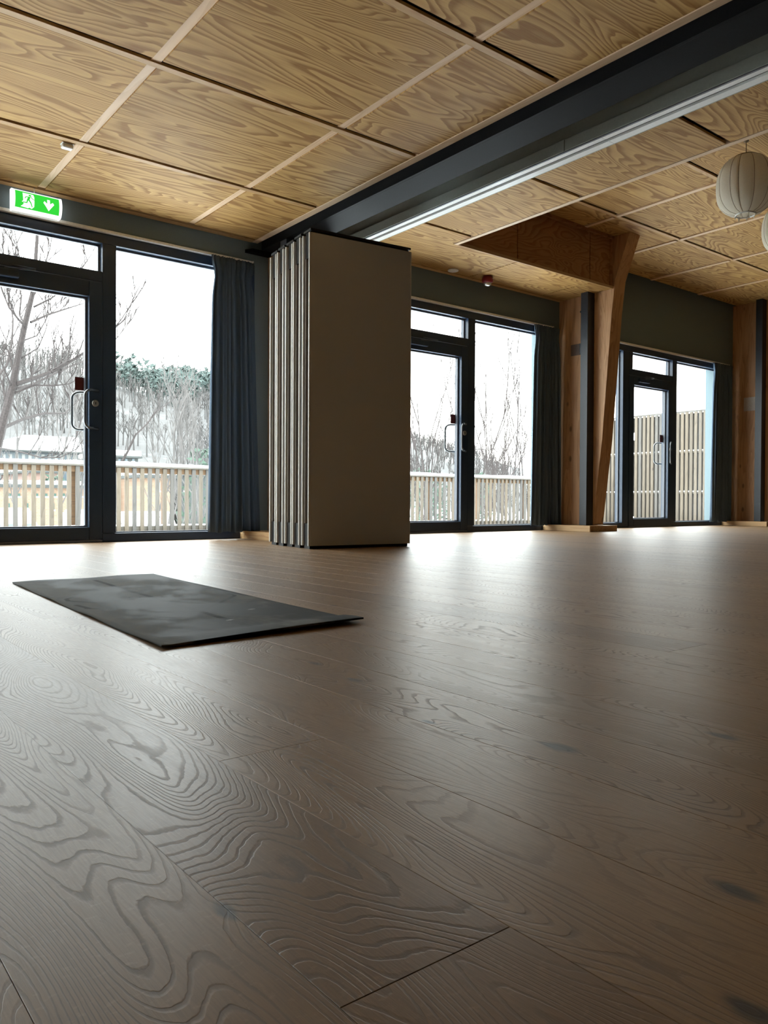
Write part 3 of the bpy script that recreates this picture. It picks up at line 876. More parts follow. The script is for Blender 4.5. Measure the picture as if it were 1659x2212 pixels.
M_green = glow('lit_green', (0.035, 0.62, 0.045), 0.42)
M_lit = glow('lit_white', (1.0, 1.0, 0.95), 0.55)
prof = [(sign_y(z * SHH) - 0.0, SZ + z * SHH) for z in [k / 12 - 1 for k in range(25)]]
hw = (SXB - SXA) / 2
bm = prism(bmesh.new(), prof + [(SY0 + 0.040, SZ + SHH), (SY0 + 0.040, SZ - SHH)], 'x', SXA + 0.012, SXB - 0.012)
obj('diffuser', local(bm, SL), M_lit, sign)
for xa in (SXA, SXB - 0.0115):
    pr = [(SY0 - (DEP + 0.006) * math.sqrt(max(0, 1 - z * z)), SZ + z * (SHH + 0.006)) for z in [k / 12 - 1 for k in range(25)]]
    obj('end_cap', local(prism(bmesh.new(), pr + [(SY0 + 0.041, SZ + SHH + .006), (SY0 + 0.041, SZ - SHH - .006)], 'x', xa, xa + 0.0115), SL), M_lit, sign)
m_ = hw - 0.020; t_ = SHH * 0.86
curved_plate([(-m_, -t_), (m_, -t_), (m_, t_), (-m_, t_)], 0.0006, M_green, 'green_face')
ar = [(0.088, 0.036), (0.108, 0.036), (0.108, 0.004), (0.128, 0.020), (0.138, 0.006), (0.100, -0.046), (0.060, 0.006), (0.068, 0.020), (0.088, 0.004)]
curved_plate([(x - 0.02, z) for x, z in ar], 0.0014, M_lit, 'arrow')
dr = [(-0.105, 0.050), (-0.030, 0.050), (-0.024, 0.030), (-0.024, -0.040), (-0.040, -0.056), (-0.056, -0.050), (-0.066, -0.056), (-0.118, -0.052), (-0.100, -0.036), (-0.098, -0.026), (-0.112, -0.018), (-0.103, -0.010), (-0.103, 0.0)]
curved_plate(dr, 0.0014, M_lit, 'door_field')
fig = [[(-0.061, 0.030), (-0.049, 0.030), (-0.044, 0.036), (-0.049, 0.044), (-0.061, 0.044), (-0.066, 0.037)],
       [(-0.070, 0.027), (-0.050, 0.028), (-0.058, 0.004), (-0.068, -0.004), (-0.078, 0.000), (-0.072, 0.014)],
       [(-0.070, 0.027), (-0.086, 0.024), (-0.094, 0.008), (-0.089, 0.006), (-0.082, 0.018), (-0.070, 0.021)],
       [(-0.052, 0.027), (-0.040, 0.012), (-0.024, 0.006), (-0.025, 0.011), (-0.037, 0.017), (-0.047, 0.031)],
       [(-0.078, 0.000), (-0.080, -0.016), (-0.106, -0.018), (-0.106, -0.024), (-0.074, -0.024), (-0.068, -0.004)],
       [(-0.068, -0.002), (-0.050, -0.024), (-0.041, -0.046), (-0.035, -0.044), (-0.044, -0.018), (-0.058, 0.004)]]
for f_ in fig: curved_plate(f_, 0.0022, M_green, 'running_figure')
obj('hanger_cord', local(tube(bmesh.new(), [(SXA + 0.165, SY0 + 0.01, SZ + SHH), (SXA + 0.165, SY0 + 0.01, ZL - 0.004)], 0.0028, 6), SL), M_white, sign)
obj('mount_bracket', local(B(SXA + 0.1, SXB - 0.1, SY0 + 0.0405, FY - 0.0005, SZ - 0.02, SZ + 0.03), SL), M_white, sign)

# ------------------------------------------------------------------ small ceiling fittings
q = at(145, 312, z=ZL)
sensor = empty('motion_sensor', (q.x, q.y, ZL), label='small white box fixed to the plywood ceiling above the exit sign', cat='sensor')
obj('housing', B(-0.035, 0.035, -0.026, 0.026, -0.030, -0.0015, ch=0.006), M_white, sensor)
obj('base_plate', B(-0.038, 0.038, -0.029, 0.029, -0.0015, -0.0002), M_white, sensor)
q = at(1053, 597, z=ZM)
beac = empty('fire_beacon', (q.x, q.y, ZM), label='round red fire beacon on the plywood ceiling near the windows', cat='alarm')
M_red = plain('red_plastic', (0.20, 0.012, 0.022), 0.35)
obj('base', lathe(bmesh.new(), [(0.05, -0.0002), (0.056, -0.010), (0.064, -0.030), (0.064, -0.052), (0.056, -0.068), (0.046, -0.074)], 28), M_red, beac, True)
obj('lens', lathe(bmesh.new(), [(0.043, -0.0745), (0.041, -0.088), (0.032, -0.101), (0.016, -0.108), (0.003, -0.109)], 24), plain('clear_lens', (0.75, 0.76, 0.76), 0.12, metal=0.6), beac, True)
obj('vent_label', B(0.010, 0.035, -0.0655, -0.0635, -0.034, -0.030), plain('faded_print', (0.55, 0.25, 0.25), 0.5), beac)
q = at(979, 583, z=ZM)
det = empty('ceiling_disc', (q.x, q.y, ZM), label='flat white round cover on the plywood ceiling beside the partition', cat='ceiling cover')
obj('cover', lathe(bmesh.new(), [(0.056, -0.0002), (0.060, -0.004), (0.058, -0.012), (0.045, -0.017), (0.010, -0.018)], 28), M_white, det, True)
obj('fixing_ring', lathe(bmesh.new(), [(0.018, -0.0182), (0.017, -0.021), (0.004, -0.0215)], 16), M_white, det, True)


# ------------------------------------------------------------------ pendant lanterns
M_silk = fabric('cream_lantern_cloth', (0.74, 0.68, 0.56), trans=0.35)
M_rib = plain('brown_lantern_thread', (0.17, 0.11, 0.055), 0.7)


def lantern(loc, drop, label, rot=0.0, s=1.0):
    """pumpkin-shaped cloth shade hung on a cord: loc is the top of the shade"""
    o = empty('pendant_lantern', loc, label=label, cat='lamp', group='pendant lanterns')
    H, Rm, n = 0.485 * s, 0.238 * s, 14
    def rad(t):                                 # t 0 top .. 1 bottom
        q = abs(2 * t ** 1.06 - 1)
        return (0.075 * s if t > 0.5 else 0.095 * s) + (Rm - (0.075 * s if t > 0.5 else 0.095 * s)) * max(0.0, 1 - q ** 2.5) ** 0.58
    nv, nu = 26, n * 8
    gaps = [0]; g = random.Random(4)
    ws = [1.0 if k % 3 else 0.55 for k in range(n)]
    for w in ws: gaps.append(gaps[-1] + w)
    angs = [2 * PI * x / gaps[-1] + rot for x in gaps]
    verts, faces = [], []
    for j in range(nv + 1):
        t = j / nv; r0 = rad(t)
        for k in range(n):
            for i in range(8):
                f = i / 8; a = angs[k] + (angs[k + 1] - angs[k]) * f
                r = r0 * (1 - 0.030 * (2 * f - 1) ** 4 * ws[k])
                verts.append((r * math.cos(a), r * math.sin(a), -H * t))
    for j in range(nv):
        for i in range(nu):
            a, b = j * nu + i, j * nu + (i + 1) % nu
            faces.append((a, b, b + nu, a + nu))
    raw('shade', verts, faces, M_silk, o, True)
    for k in range(n):
        pts = []
        for j in range(0, nv + 1, 1):
            t = j / nv; r = rad(t) * (1 - 0.030 * ws[k]) + 0.0006
            pts.append((r * math.cos(angs[k]), r * math.sin(angs[k]), -H * t))
        obj('rib', tube(bmesh.new(), pts, 0.0021 * s, 5), M_rib, o)
    rb = rad(1.0)
    bm = bmesh.new(); tube(bm, [((rb + .004) * math.cos(2 * PI * k / 24), (rb + .004) * math.sin(2 * PI * k / 24), -H - 0.004) for k in range(25)], 0.006 * s, 6)
    obj('bottom_ring', bm, M_white, o, True)
    bm = bmesh.new(); rt = rad(0.0); tube(bm, [((rt) * math.cos(2 * PI * k / 24), (rt) * math.sin(2 * PI * k / 24), 0.004) for k in range(25)], 0.005 * s, 6)
    obj('top_ring', bm, M_rib, o, True)
    for k in range(0, n, 2):
        a = angs[k]; bm = bmesh.new()
        tube(bm, [((rb + .005) * math.cos(a), (rb + .005) * math.sin(a), -H - 0.010), ((rb + .006) * math.cos(a), (rb + .006) * math.sin(a), -H - 0.034 * s)], [0.007 * s, 0.0015], 6)
        obj('tie_end', bm, M_silk, o)
    obj('cross_bar', tube(bmesh.new(), [(-rt, 0, 0.004), (rt, 0, 0.004)], 0.003, 6), M_rib, o)
    obj('cord', tube(bmesh.new(), [(0, 0, drop - 0.001), (0, 0, 0.0)], 0.0032, 6), M_rib, o)
    obj('ceiling_cup', lathe(bmesh.new(), [(0.02, drop - 0.0005), (0.022, drop - 0.012), (0.008, drop - 0.02)], 14), M_rib, o)
    obj('bulb_holder', lathe(bmesh.new(), [(0.006, 0.0), (0.018, -0.02), (0.020, -0.09)], 14), M_rib, o)
    obj('bulb', lathe(bmesh.new(), [(0.014, -0.091), (0.03, -0.13), (0.033, -0.16), (0.022, -0.185), (0.004, -0.194)], 16), M_white, o, True)
    return o


top = at(1612, 303, z=ZR)
lantern((top.x, top.y, ZR - 0.148), 0.148, 'cream ribbed cloth lantern hanging whole in view near the right edge', 0.35)
lc = Vector((0, 0, CAM_H)) + (R * ((1702 - 829.5) / FPX) - U * ((497 - 1106) / FPX) + F) * 7.85
lantern((lc.x, lc.y, lc.z + 0.26), ZR - lc.z - 0.26, 'cream cloth lantern cut by the right edge, lower of the two', 1.1)

# ------------------------------------------------------------------ terrace outside
TZ = -0.20
ter = tag(obj('terrace_deck', B(-14, 17.6, FY + 0.28, 12.75, TZ - 0.25, TZ), M_cap), 'terrace deck under snow outside the glazed doors', 'terrace', kind='structure')
sill_ = tag(obj('trim_1', B(-14, 17.6, FY + 0.13, FY + 0.279, -0.25, -0.03), M_bead), 'outer sill below the glazed bays', 'sill', kind='structure')


def snow_bed(name, x0, x1, y0, y1, z, h, nx, ny, seed, parent=None):
    g = random.Random(seed); bm = bmesh.new(); V = {}
    for i in range(nx + 1):
        for j in range(ny + 1):
            x, y = x0 + (x1 - x0) * i / nx, y0 + (y1 - y0) * j / ny
            e_ = 0.35 if i in (0, nx) or j in (0, ny) else 1.0
            V[i, j] = bm.verts.new((x, y, z + h * e_ * (0.85 + 0.15 * math.sin(x * 2.1 + seed) * math.sin(y * 1.7 + 2) + g.uniform(-.05, .05))))
    for i in range(nx):
        for j in range(ny): bm.faces.new((V[i, j], V[i + 1, j], V[i + 1, j + 1], V[i, j + 1]))
    rim = [e for e in bm.edges if e.is_boundary]
    r = bmesh.ops.extrude_edge_only(bm, edges=rim)
    for v in [q for q in r['geom'] if isinstance(q, bmesh.types.BMVert)]: v.co.z = z
    return obj(name, bm, M_snow, parent, True)


snow_bed('snow_cover', -13.9, 16.7, FY + 0.42, 12.26, TZ + 0.001, 0.055, 90, 26, 3, ter)

RY = 12.40
rail_ = empty('terrace_railing', (8, RY, TZ), label='slatted larch railing with a snow capped handrail along the terrace', cat='railing')
RL = (8, RY, TZ)
srng = random.Random(5)
slat_proto = {}
def slat_mesh(mat, w, d, h):
    bm = B(-w / 2, w / 2, -d / 2, d / 2, 0, h, ch=0.003); o = obj('slat', bm, mat, rail_); return o
x = -4.02
zs0, zs1 = TZ + 0.03, 0.862
first = {0: slat_mesh(M_slat, 0.064, 0.030, zs1 - zs0), 1: slat_mesh(M_slat_g, 0.064, 0.030, zs1 - zs0)}
used = {0: False, 1: False}
posts = [3.765 + 1.45 * k for k in range(-5, 10)]
while x < 16.7:
    if 1.2 < x < 17:
        m = 0 if srng.random() < 0.42 else 1
        if not used[m]: o = first[m]; used[m] = True
        else: o = first[m].copy(); C.objects.link(o)
        o.parent = rail_
        o.location = (x - RL[0], RY - 0.050 - RL[1], zs0 - TZ + srng.uniform(-0.004, 0.004))
        o.rotation_euler = (0, 0, srng.uniform(-0.02, 0.02))
    x += 0.1262
for xp in posts:
    if 1.0 < xp < 16.8: obj('post', local(B(xp - 0.035, xp + 0.035, RY + 0.012, RY + 0.08, TZ + 0.001, 0.864), RL), M_rail_w, rail_)
obj('upper_board', local(B(1.0, 16.85, RY - 0.033, RY + 0.010, 0.775, 0.864, ch=0.002), RL), M_rail_w, rail_)
obj('lower_board', local(B(1.0, 16.85, RY - 0.033, RY + 0.010, TZ + 0.05, TZ + 0.13, ch=0.002), RL), M_cap, rail_)
obj('cap_board', local(B(1.0, 16.85, RY - 0.085, RY + 0.095, 0.866, 0.892, ch=0.003), RL), M_cap, rail_)
sn = snow_bed('snow_cap', 1.02, 16.83, RY - 0.080, RY + 0.088, 0.893, 0.062, 130, 5, 8, None); sn.data.transform(Matrix.Translation(-Vector(RL))); sn.parent = rail_
sn = snow_bed('snow_ledge', 1.02, 16.83, RY - 0.032, RY + 0.008, TZ + 0.131, 0.03, 130, 3, 9, None); sn.data.transform(Matrix.Translation(-Vector(RL))); sn.parent = rail_

# tall slatted screen, running from the railing back toward the building
FX = 17.0
scr = empty('slatted_screen', (FX, 9.5, TZ), label='tall screen of upright larch slats with snow along its top', cat='fence')
SCL = (FX, 9.5, TZ)
z0s, z1s = TZ + 0.04, 2.46
pf = {0: obj('slat', B(-0.014, 0.014, -0.036, 0.036, 0, z1s - z0s, ch=0.003), M_slat, scr), 1: obj('slat', B(-0.014, 0.014, -0.036, 0.036, 0, z1s - z0s, ch=0.003), M_slat_g, scr)}
pb = obj('back_slat', B(-0.014, 0.014, -0.036, 0.036, 0, z1s - z0s - 0.02, ch=0.003), M_slat_g, scr)
us = {0: False, 1: False, 2: False}
y = 6.95
while y < 12.6:
    for layer, dy in ((0, 0.0), (1, 0.004)):
        if layer == 0:
            m = 0 if srng.random() < 0.5 else 1
            src, key = pf[m], m
        else: src, key = pb, 2
        if not us[key]: o = src; us[key] = True
        else: o = src.copy(); C.objects.link(o)
        o.parent = scr
        o.location = ((-0.045 if layer == 0 else 0.045), y + dy - SCL[1], z0s - TZ + srng.uniform(-0.006, 0.006))
    y += 0.113
for zr in (0.60, 1.55):
    obj('screen_rail', local(B(FX - 0.030, FX + 0.030, 6.9, 12.62, zr - 0.035, zr + 0.005), SCL), M_cap, scr)
    sn = snow_bed('snow_ledge', FX - 0.027, FX + 0.027, 6.92, 12.6, zr + 0.006, 0.035, 3, 40, 4, None); sn.data.transform(Matrix.Translation(-Vector(SCL))); sn.parent = scr
obj('top_board', local(B(FX - 0.062, FX + 0.062, 6.9, 12.62, z1s + 0.007, z1s + 0.03), SCL), M_cap, scr)
sn = snow_bed('snow_cap', FX - 0.06, FX + 0.06, 6.92, 12.6, z1s + 0.031, 0.05, 4, 60, 6, None); sn.data.transform(Matrix.Translation(-Vector(SCL))); sn.parent = scr
for k, yy in enumerate((12.55, 11.62, 7.0)):
    obj('screen_post', local(B(FX + 0.062, FX + 0.15, yy - 0.045, yy + 0.045, TZ + 0.001, z1s - 0.05), SCL), M_rail_w, scr)
for zz in (1.98, -0.08):
    obj('hinge', local(B(FX - 0.068, FX - 0.0595, 11.50, 11.56, zz - 0.09, zz + 0.09), SCL), M_white, scr)
    obj('hinge', local(B(FX - 0.066, FX - 0.0595, 11.561, 11.66, zz - 0.035, zz + 0.035), SCL), M_white, scr)

# ------------------------------------------------------------------ snowy ground and hillside
def hill_z(x, y):
    base = -2.6
    t = max(0.0, min(1.0, (y - 55) / 215.0))
    s = t * t * (3 - 2 * t)
    ridge = 41.5 if x < 128 else max(2.0, 41.5 - (x - 128) * 0.36)
    if x > 260: ridge = max(2.0, ridge - (x - 260) * 0.02)
    ridge += 2.2 * math.sin(x * 0.043) + 1.2 * math.sin(x * 0.11 + 1)
    return base + s * ridge + 0.8 * t * math.sin(x * 0.07 + y * 0.05)


bm = bmesh.new(); V = {}
xs_ = [-120 + 12 * i for i in range(58)]; ys_ = [12.76, 16, 20, 26, 34, 44, 55] + [65 + 11 * j for j in range(26)]
for i, xx in enumerate(xs_):
    for j, yy in enumerate(ys_): V[i, j] = bm.verts.new((xx, yy, hill_z(xx, yy)))
for i in range(len(xs_) - 1):
    for j in range(len(ys_) - 1): bm.faces.new((V[i, j], V[i + 1, j], V[i + 1, j + 1], V[i, j + 1]))


def hill_mat():
    t = NT('snowy_woodland_ground'); p = t.coord()
    n1 = t.noise(p, 0.055, 5, 0.65); n2 = t.noise(p, 0.6, 4, 0.6)
    k = t.math('ADD', t.math('MULTIPLY', n1, 0.6), t.math('MULTIPLY', n2, 0.4))
    yy = t.sep(p)[1]
    hazy_scrub = t.ramp(k, [(0.36, (0.120, 0.125, 0.13)), (0.43, (0.070, 0.068, 0.067)), (0.58, (0.055, 0.053, 0.052)), (0.68, (0.10, 0.105, 0.11))])  # snow and scrub toned together, haze put into the colour
    c = t.mix(t.maprange(yy, 45, 85, 0.0, 1.0), (0.78, 0.80, 0.82), hazy_scrub)
    return t.principled(c, 0.9, 0, 0.2)


tag(obj('hillside', bm, hill_mat(), None, True), 'snowy wooded hillside rising beyond the terrace', 'hill', kind='structure')


# ------------------------------------------------------------------ trees
def twig(V_, F_, a, b, ra, rb, n=3):
    a, b = Vector(a), Vector(b); d = (b - a)
    if d.length < 1e-6: return
    d.normalize(); u = d.orthogonal().normalized(); w = d.cross(u); s = len(V_)
    for p, r in ((a, ra), (b, rb)):
        for k in range(n):
            q = p + (u * math.cos(2 * PI * k / n) + w * math.sin(2 * PI * k / n)) * r; V_.append(tuple(q))
    for k in range(n): F_.append((s + k, s + (k + 1) % n, s + n + (k + 1) % n, s + n + k))


def grow(V_, F_, p, d, length, r, depth, g, spread=0.6, up=0.25, seg=3, kids=3, n=4):
    pts = [Vector(p)]; d = Vector(d).normalized()
    for k in range(seg):
        d = (d + Vector((g.uniform(-1, 1), g.uniform(-1, 1), g.uniform(-0.6, 1))) * 0.13 + Vector((0, 0, up * 0.25))).normalized()
        pts.append(pts[-1] + d * length / seg)
    for k in range(seg):
        twig(V_, F_, pts[k], pts[k + 1], r * (1 - 0.55 * k / seg), r * (1 - 0.55 * (k + 1) / seg), n)
    if depth <= 0: return
    for c in range(kids):
        f = 0.25 + 0.75 * (c + g.random()) / kids
        i = min(seg - 1, int(f * seg)); q = pts[i].lerp(pts[i + 1], f * seg - i)
        ax = Vector((g.uniform(-1, 1), g.uniform(-1, 1), g.uniform(-0.1, 0.7))).normalized()
        dd = (d * (1 - spread * 0.5) + ax * spread + Vector((0, 0, up))).normalized()
        grow(V_, F_, q, dd, length * g.uniform(0.45, 0.7), max(0.012, r * 0.6), depth - 1, g, spread, up, max(2, seg - 1), kids, 3)


def path_branch(V_, F_, pts, r0, r1, g, kids=6, klen=1.0, depth=1, n=6, up=0.35):
    for k in range(len(pts) - 1):
        t0, t1 = k / (len(pts) - 1), (k + 1) / (len(pts) - 1)
        twig(V_, F_, pts[k], pts[k + 1], r0 + (r1 - r0) * t0, r0 + (r1 - r0) * t1, n)
    for c in range(kids):
        f = (0.15 + 0.85 * (c + g.random()) / kids) * (len(pts) - 1)
        i = min(len(pts) - 2, int(f)); q = Vector(pts[i]).lerp(Vector(pts[i + 1]), f - i)
        d = (Vector(pts[i + 1]) - Vector(pts[i])).normalized()
        ax = Vector((g.uniform(-1, 1), g.uniform(-1, 1), g.uniform(-0.2, 0.9))).normalized()
        grow(V_, F_, q, (d * 0.55 + ax * 0.6 + Vector((0, 0, up))).normalized(), klen * g.uniform(0.5, 1.1), max(0.011, (r0 + r1) * 0.27), depth, g, 0.55, 0.22, 3, 3, 3)


def make_tree(name, base, label, V_, F_, group=None, mat=None):
    base = Vector(base)
    o = raw(name, [tuple(Vector(v) - base) for v in V_], F_, mat or M_bark, None)
    o.location = base; return tag(o, label, 'tree', group)


# the large bare tree close behind the railing, its boughs drawn where the photograph has them
TY = 16.5
def T(px, py, dy=0.0): return at(px, py, Y=TY + dy)
g = random.Random(21); V_, F_ = [], []
tr = [T(-46, 1180), T(-30, 1085), T(-12, 990), T(8, 905), T(27, 835), T(41, 760), T(55, 695), T(70, 635), T(76, 575), T(81, 500), T(82, 430)]
base = tr[0].copy(); base.z = hill_z(base.x, base.y) - 0.05
path_branch(V_, F_, [base] + tr, 0.115, 0.022, g, 6, 0.9, 1, 7)
for pts, r0, k, kl in [
    ([T(36, 829), T(70, 818, -.3), T(112, 803, -.6), T(150, 782, -.8), T(190, 757, -1), T(225, 735, -1.2)], 0.050, 10, 0.85),
    ([T(33, 840), T(72, 830, .3), T(112, 810, .5), T(150, 792, .8), T(192, 776, 1), T(240, 745, 1.2)], 0.030, 9, 0.8),
    ([T(28, 850), T(75, 832, -.2), T(118, 833, -.4), T(150, 829, -.5), T(192, 806, -.6)], 0.022, 7, 0.6),
    ([T(66, 696), T(105, 679, .2), T(140, 668, .4), T(165, 660, .5), T(205, 648, .6)], 0.026, 8, 0.6),
    ([T(73, 663), T(110, 645, -.3), T(140, 622, -.4), T(165, 598, -.6)], 0.020, 5, 0.5),
    ([T(52, 735), T(80, 725, .2), T(100, 690, .3), T(106, 650, .3), T(108, 590, .4)], 0.016, 5, 0.5),
    ([T(44, 775), T(82, 752, -.2), T(98, 715, -.3), T(108, 680, -.3), T(120, 655, -.4)], 0.014, 5, 0.5),
    ([T(57, 708), T(40, 690, -.2), T(20, 665, -.4), T(5, 630, -.5), T(-8, 590, -.6)], 0.026, 7, 0.6),
    ([T(55, 705), T(42, 680, .3), T(46, 640, .4), T(38, 600, .5), T(28, 540, .5), T(20, 480, .6)], 0.022, 7, 0.5),
    ([T(76, 575), T(98, 568, .2), T(107, 540, .3), T(113, 508, .3), T(117, 470, .4)], 0.016, 8, 0.6),
    ([T(70, 635), T(50, 592, -.2), T(40, 548, -.3), T(31, 498, -.4), T(25, 455, -.4)], 0.018, 8, 0.6),
    ([T(20, 665, -.4), T(14, 600, -.5), T(8, 545, -.5), T(-4, 500, -.6)], 0.016, 7, 0.6),
    ([T(165, 598, -.6), T(185, 568, -.7), T(200, 545, -.7), T(212, 520, -.8)], 0.012, 4, 0.4),
    ([T(225, 735, -1.2), T(262, 690, -1.4), T(280, 662, -1.5), T(292, 640, -1.5)], 0.014, 6, 0.5),
    ([T(240, 745, 1.2), T(265, 715, 1.4), T(285, 690, 1.5)], 0.012, 5, 0.45),
    ([T(36, 785), T(20, 770, .2), T(5, 765, .3), T(-20, 772, .4)], 0.016, 4, 0.5),
    ([T(26, 838), T(10, 800, -.3), T(-4, 765, -.4), T(-15, 730, -.5)], 0.018, 5, 0.6),
    ([T(4, 925), T(50, 905, .5), T(95, 893, 1.0), T(140, 893, 1.4), T(185, 850, 1.9)], 0.040, 9, 0.9),
    ([T(-15, 965), T(40, 975, -1), T(90, 989, -1.4), T(130, 988, -1.6), T(165, 970, -1.9), T(195, 930, -2.1), T(215, 900, -2.3)], 0.016, 6, 0.6),
    ([T(-10, 975), T(-30, 900, 1), T(-10, 820, 1.4), T(14, 790, 1.6), T(26, 740, 1.8), T(28, 690, 2.0), T(22, 650, 2.2)], 0.045, 9, 0.7),
]: path_branch(V_, F_, pts, r0, r0 * 0.25, g, k, kl, 1, 5)
make_tree('bare_tree', base, 'large bare tree with pale bark close behind the railing at left', V_, F_)


def wild_tree(px, Y, h, label, seed, stems=1, lean=0.0, group=None, depth=3, r=0.07, kids=4, spread=0.55, mat=None, zc=None):
    g = random.Random(seed); V_, F_ = [], []
    b = at(px, 1083, Y=Y); b.z = (hill_z(b.x, b.y) if zc is None else zc) - 0.05
    for s in range(stems):
        d = Vector((g.uniform(-.35, .35) * (stems > 1) + lean, g.uniform(-.3, .3) * (stems > 1), 1))
        off = Vector((g.uniform(-.3, .3), g.uniform(-.3, .3), 0)) * (stems > 1)
        grow(V_, F_, b + off, d, h * g.uniform(.5, .7), r * (0.6 if stems > 1 else 1), depth, g, spread, 0.3, 5, kids, 5)
    return make_tree('bare_tree' if stems == 1 else 'bare_shrub', b, label, V_, F_, group, mat)


# smaller trees and shrubs behind the railing, one by one
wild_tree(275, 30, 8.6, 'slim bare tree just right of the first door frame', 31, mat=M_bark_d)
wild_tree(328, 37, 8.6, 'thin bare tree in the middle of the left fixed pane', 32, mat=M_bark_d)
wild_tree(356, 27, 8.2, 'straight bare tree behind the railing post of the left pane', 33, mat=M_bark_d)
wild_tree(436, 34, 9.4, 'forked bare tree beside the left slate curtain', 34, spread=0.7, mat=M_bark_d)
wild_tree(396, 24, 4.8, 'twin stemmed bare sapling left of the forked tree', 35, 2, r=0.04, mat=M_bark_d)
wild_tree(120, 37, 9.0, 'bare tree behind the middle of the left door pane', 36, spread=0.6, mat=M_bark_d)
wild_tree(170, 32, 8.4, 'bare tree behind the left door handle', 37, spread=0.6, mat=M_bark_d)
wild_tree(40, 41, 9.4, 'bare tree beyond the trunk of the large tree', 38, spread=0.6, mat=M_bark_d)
wild_tree(905, 20, 8.6, 'loose bare shrub beside the folded partition edge', 41, 3, 0.2, r=0.05, depth=2, kids=3, spread=0.4)
wild_tree(965, 19, 10.0, 'tall whippy shrub behind the middle door handle', 42, 4, r=0.05, depth=2, kids=3, spread=0.4)
wild_tree(1035, 20, 10.6, 'upright bare shrub right of the middle door', 43, 3, 0.15, r=0.05, depth=2, kids=3, spread=0.4)
wild_tree(1088, 27, 7.6, 'bushy bare tree in the middle of the centre pane', 44, spread=0.75, depth=4, kids=4, r=0.06)
wild_tree(1130, 20, 9.4, 'whippy bare shrub beside the middle slate curtain', 45, 4, -0.1, r=0.05, depth=2, kids=3, spread=0.35)
wild_tree(1060, 34, 7.8, 'low bare thicket tree beyond the centre pane', 46, spread=0.8, depth=4, kids=4, r=0.06)

# the one long thin bough crossing the left fixed pane
V_, F_ = [], []
pts = [at(262, 1000, Y=15.5), at(276, 975, Y=15.5), at(292, 940, Y=15.5), at(318, 915, Y=15.6), at(338, 888, Y=15.7), at(358, 875, Y=15.8), at(381, 857, Y=15.9)]
b = pts[0].copy(); b.z = hill_z(b.x, b.y); b.x -= 0.5
path_branch(V_, F_, [b] + pts, 0.030, 0.006, random.Random(3), 5, 0.5, 0, 5)
make_tree('leaning_sapling', b, 'single leaning sapling stem crossing the left fixed pane', V_, F_)

# woodland on the hill: nobody could count it
g = random.Random(77); V_, F_ = [], []
for k in range(2300):
    yy = 74 + 201 * g.random() ** 0.85; xx = g.uniform(5 if yy > 124 else 48, 0.80 * yy + 34)
    if (90 < xx < 174 and yy > 210 and g.random() < 1.0) or (63 < xx < 87 and 173 < yy < 199): continue
    zz = hill_z(xx, yy); h = g.uniform(5.0, 8.0) * (0.72 if yy < 100 else 1.0) * (0.6 if xx > 0.72 * yy else 1.0)
    p = Vector((xx, yy, zz - 0.3)); q = p + Vector((g.uniform(-.5, .5), g.uniform(-.5, .5), h))
    w = 0.055 + 0.0005 * yy
    twig(V_, F_, p, q, w * 1.5, w * 0.3, 3)
    for c in range(9):
        f = g.uniform(0.3, 0.95); a = p.lerp(q, f); an = g.uniform(0, 6.28); l = h * (1.1 - f) * 0.42
        e_ = a + Vector((math.cos(an) * l * .6, math.sin(an) * l * .6, l * 0.95)); twig(V_, F_, a, e_, w * 0.6, w * 0.2, 3)
        for s in range(2):
            a2 = a.lerp(e_, g.uniform(.4, .9)); an2 = g.uniform(0, 6.28)
            twig(V_, F_, a2, a2 + Vector((math.cos(an2) * l * .25, math.sin(an2) * l * .25, l * 0.35)), w * 0.4, w * 0.15, 3)
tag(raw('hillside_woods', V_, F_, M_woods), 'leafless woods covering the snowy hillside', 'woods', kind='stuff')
V_, F_ = [], []
for k in range(420):
    if k < 380: xx = g.uniform(92, 172); yy = g.uniform(212, 275)
    else: xx = g.uniform(66, 84); yy = g.uniform(176, 196)
    zz = hill_z(xx, yy); h = g.uniform(5, 9); s = len(V_)
    for m in range(30):
        an, el = g.uniform(0, 6.28), g.random()
        rr = h * 0.27 * math.sqrt(max(0.05, 1 - (el * 1.2 - 0.35) ** 2)) * g.uniform(0.3, 1.0)
        q = Vector((xx + rr * math.cos(an), yy + rr * math.sin(an), zz + h * (0.38 + 0.6 * el)))
        d = Vector((g.uniform(-1, 1), g.uniform(-1, 1), g.uniform(-.2, .9))).normalized() * h * 0.16; e_ = d.orthogonal().normalized() * h * 0.085
        s_ = len(V_)
        for w_ in (q - e_, q + e_, q + d): V_.append(tuple(w_))
        F_.append((s_, s_ + 1, s_ + 2))
    twig(V_, F_, (xx, yy, zz - .3), (xx, yy, zz + h * .85), 0.16, 0.08, 4)
tag(raw('ridge_pines', V_, F_, M_fir), 'dark pines along the ridge of the hill', 'woods', kind='stuff')

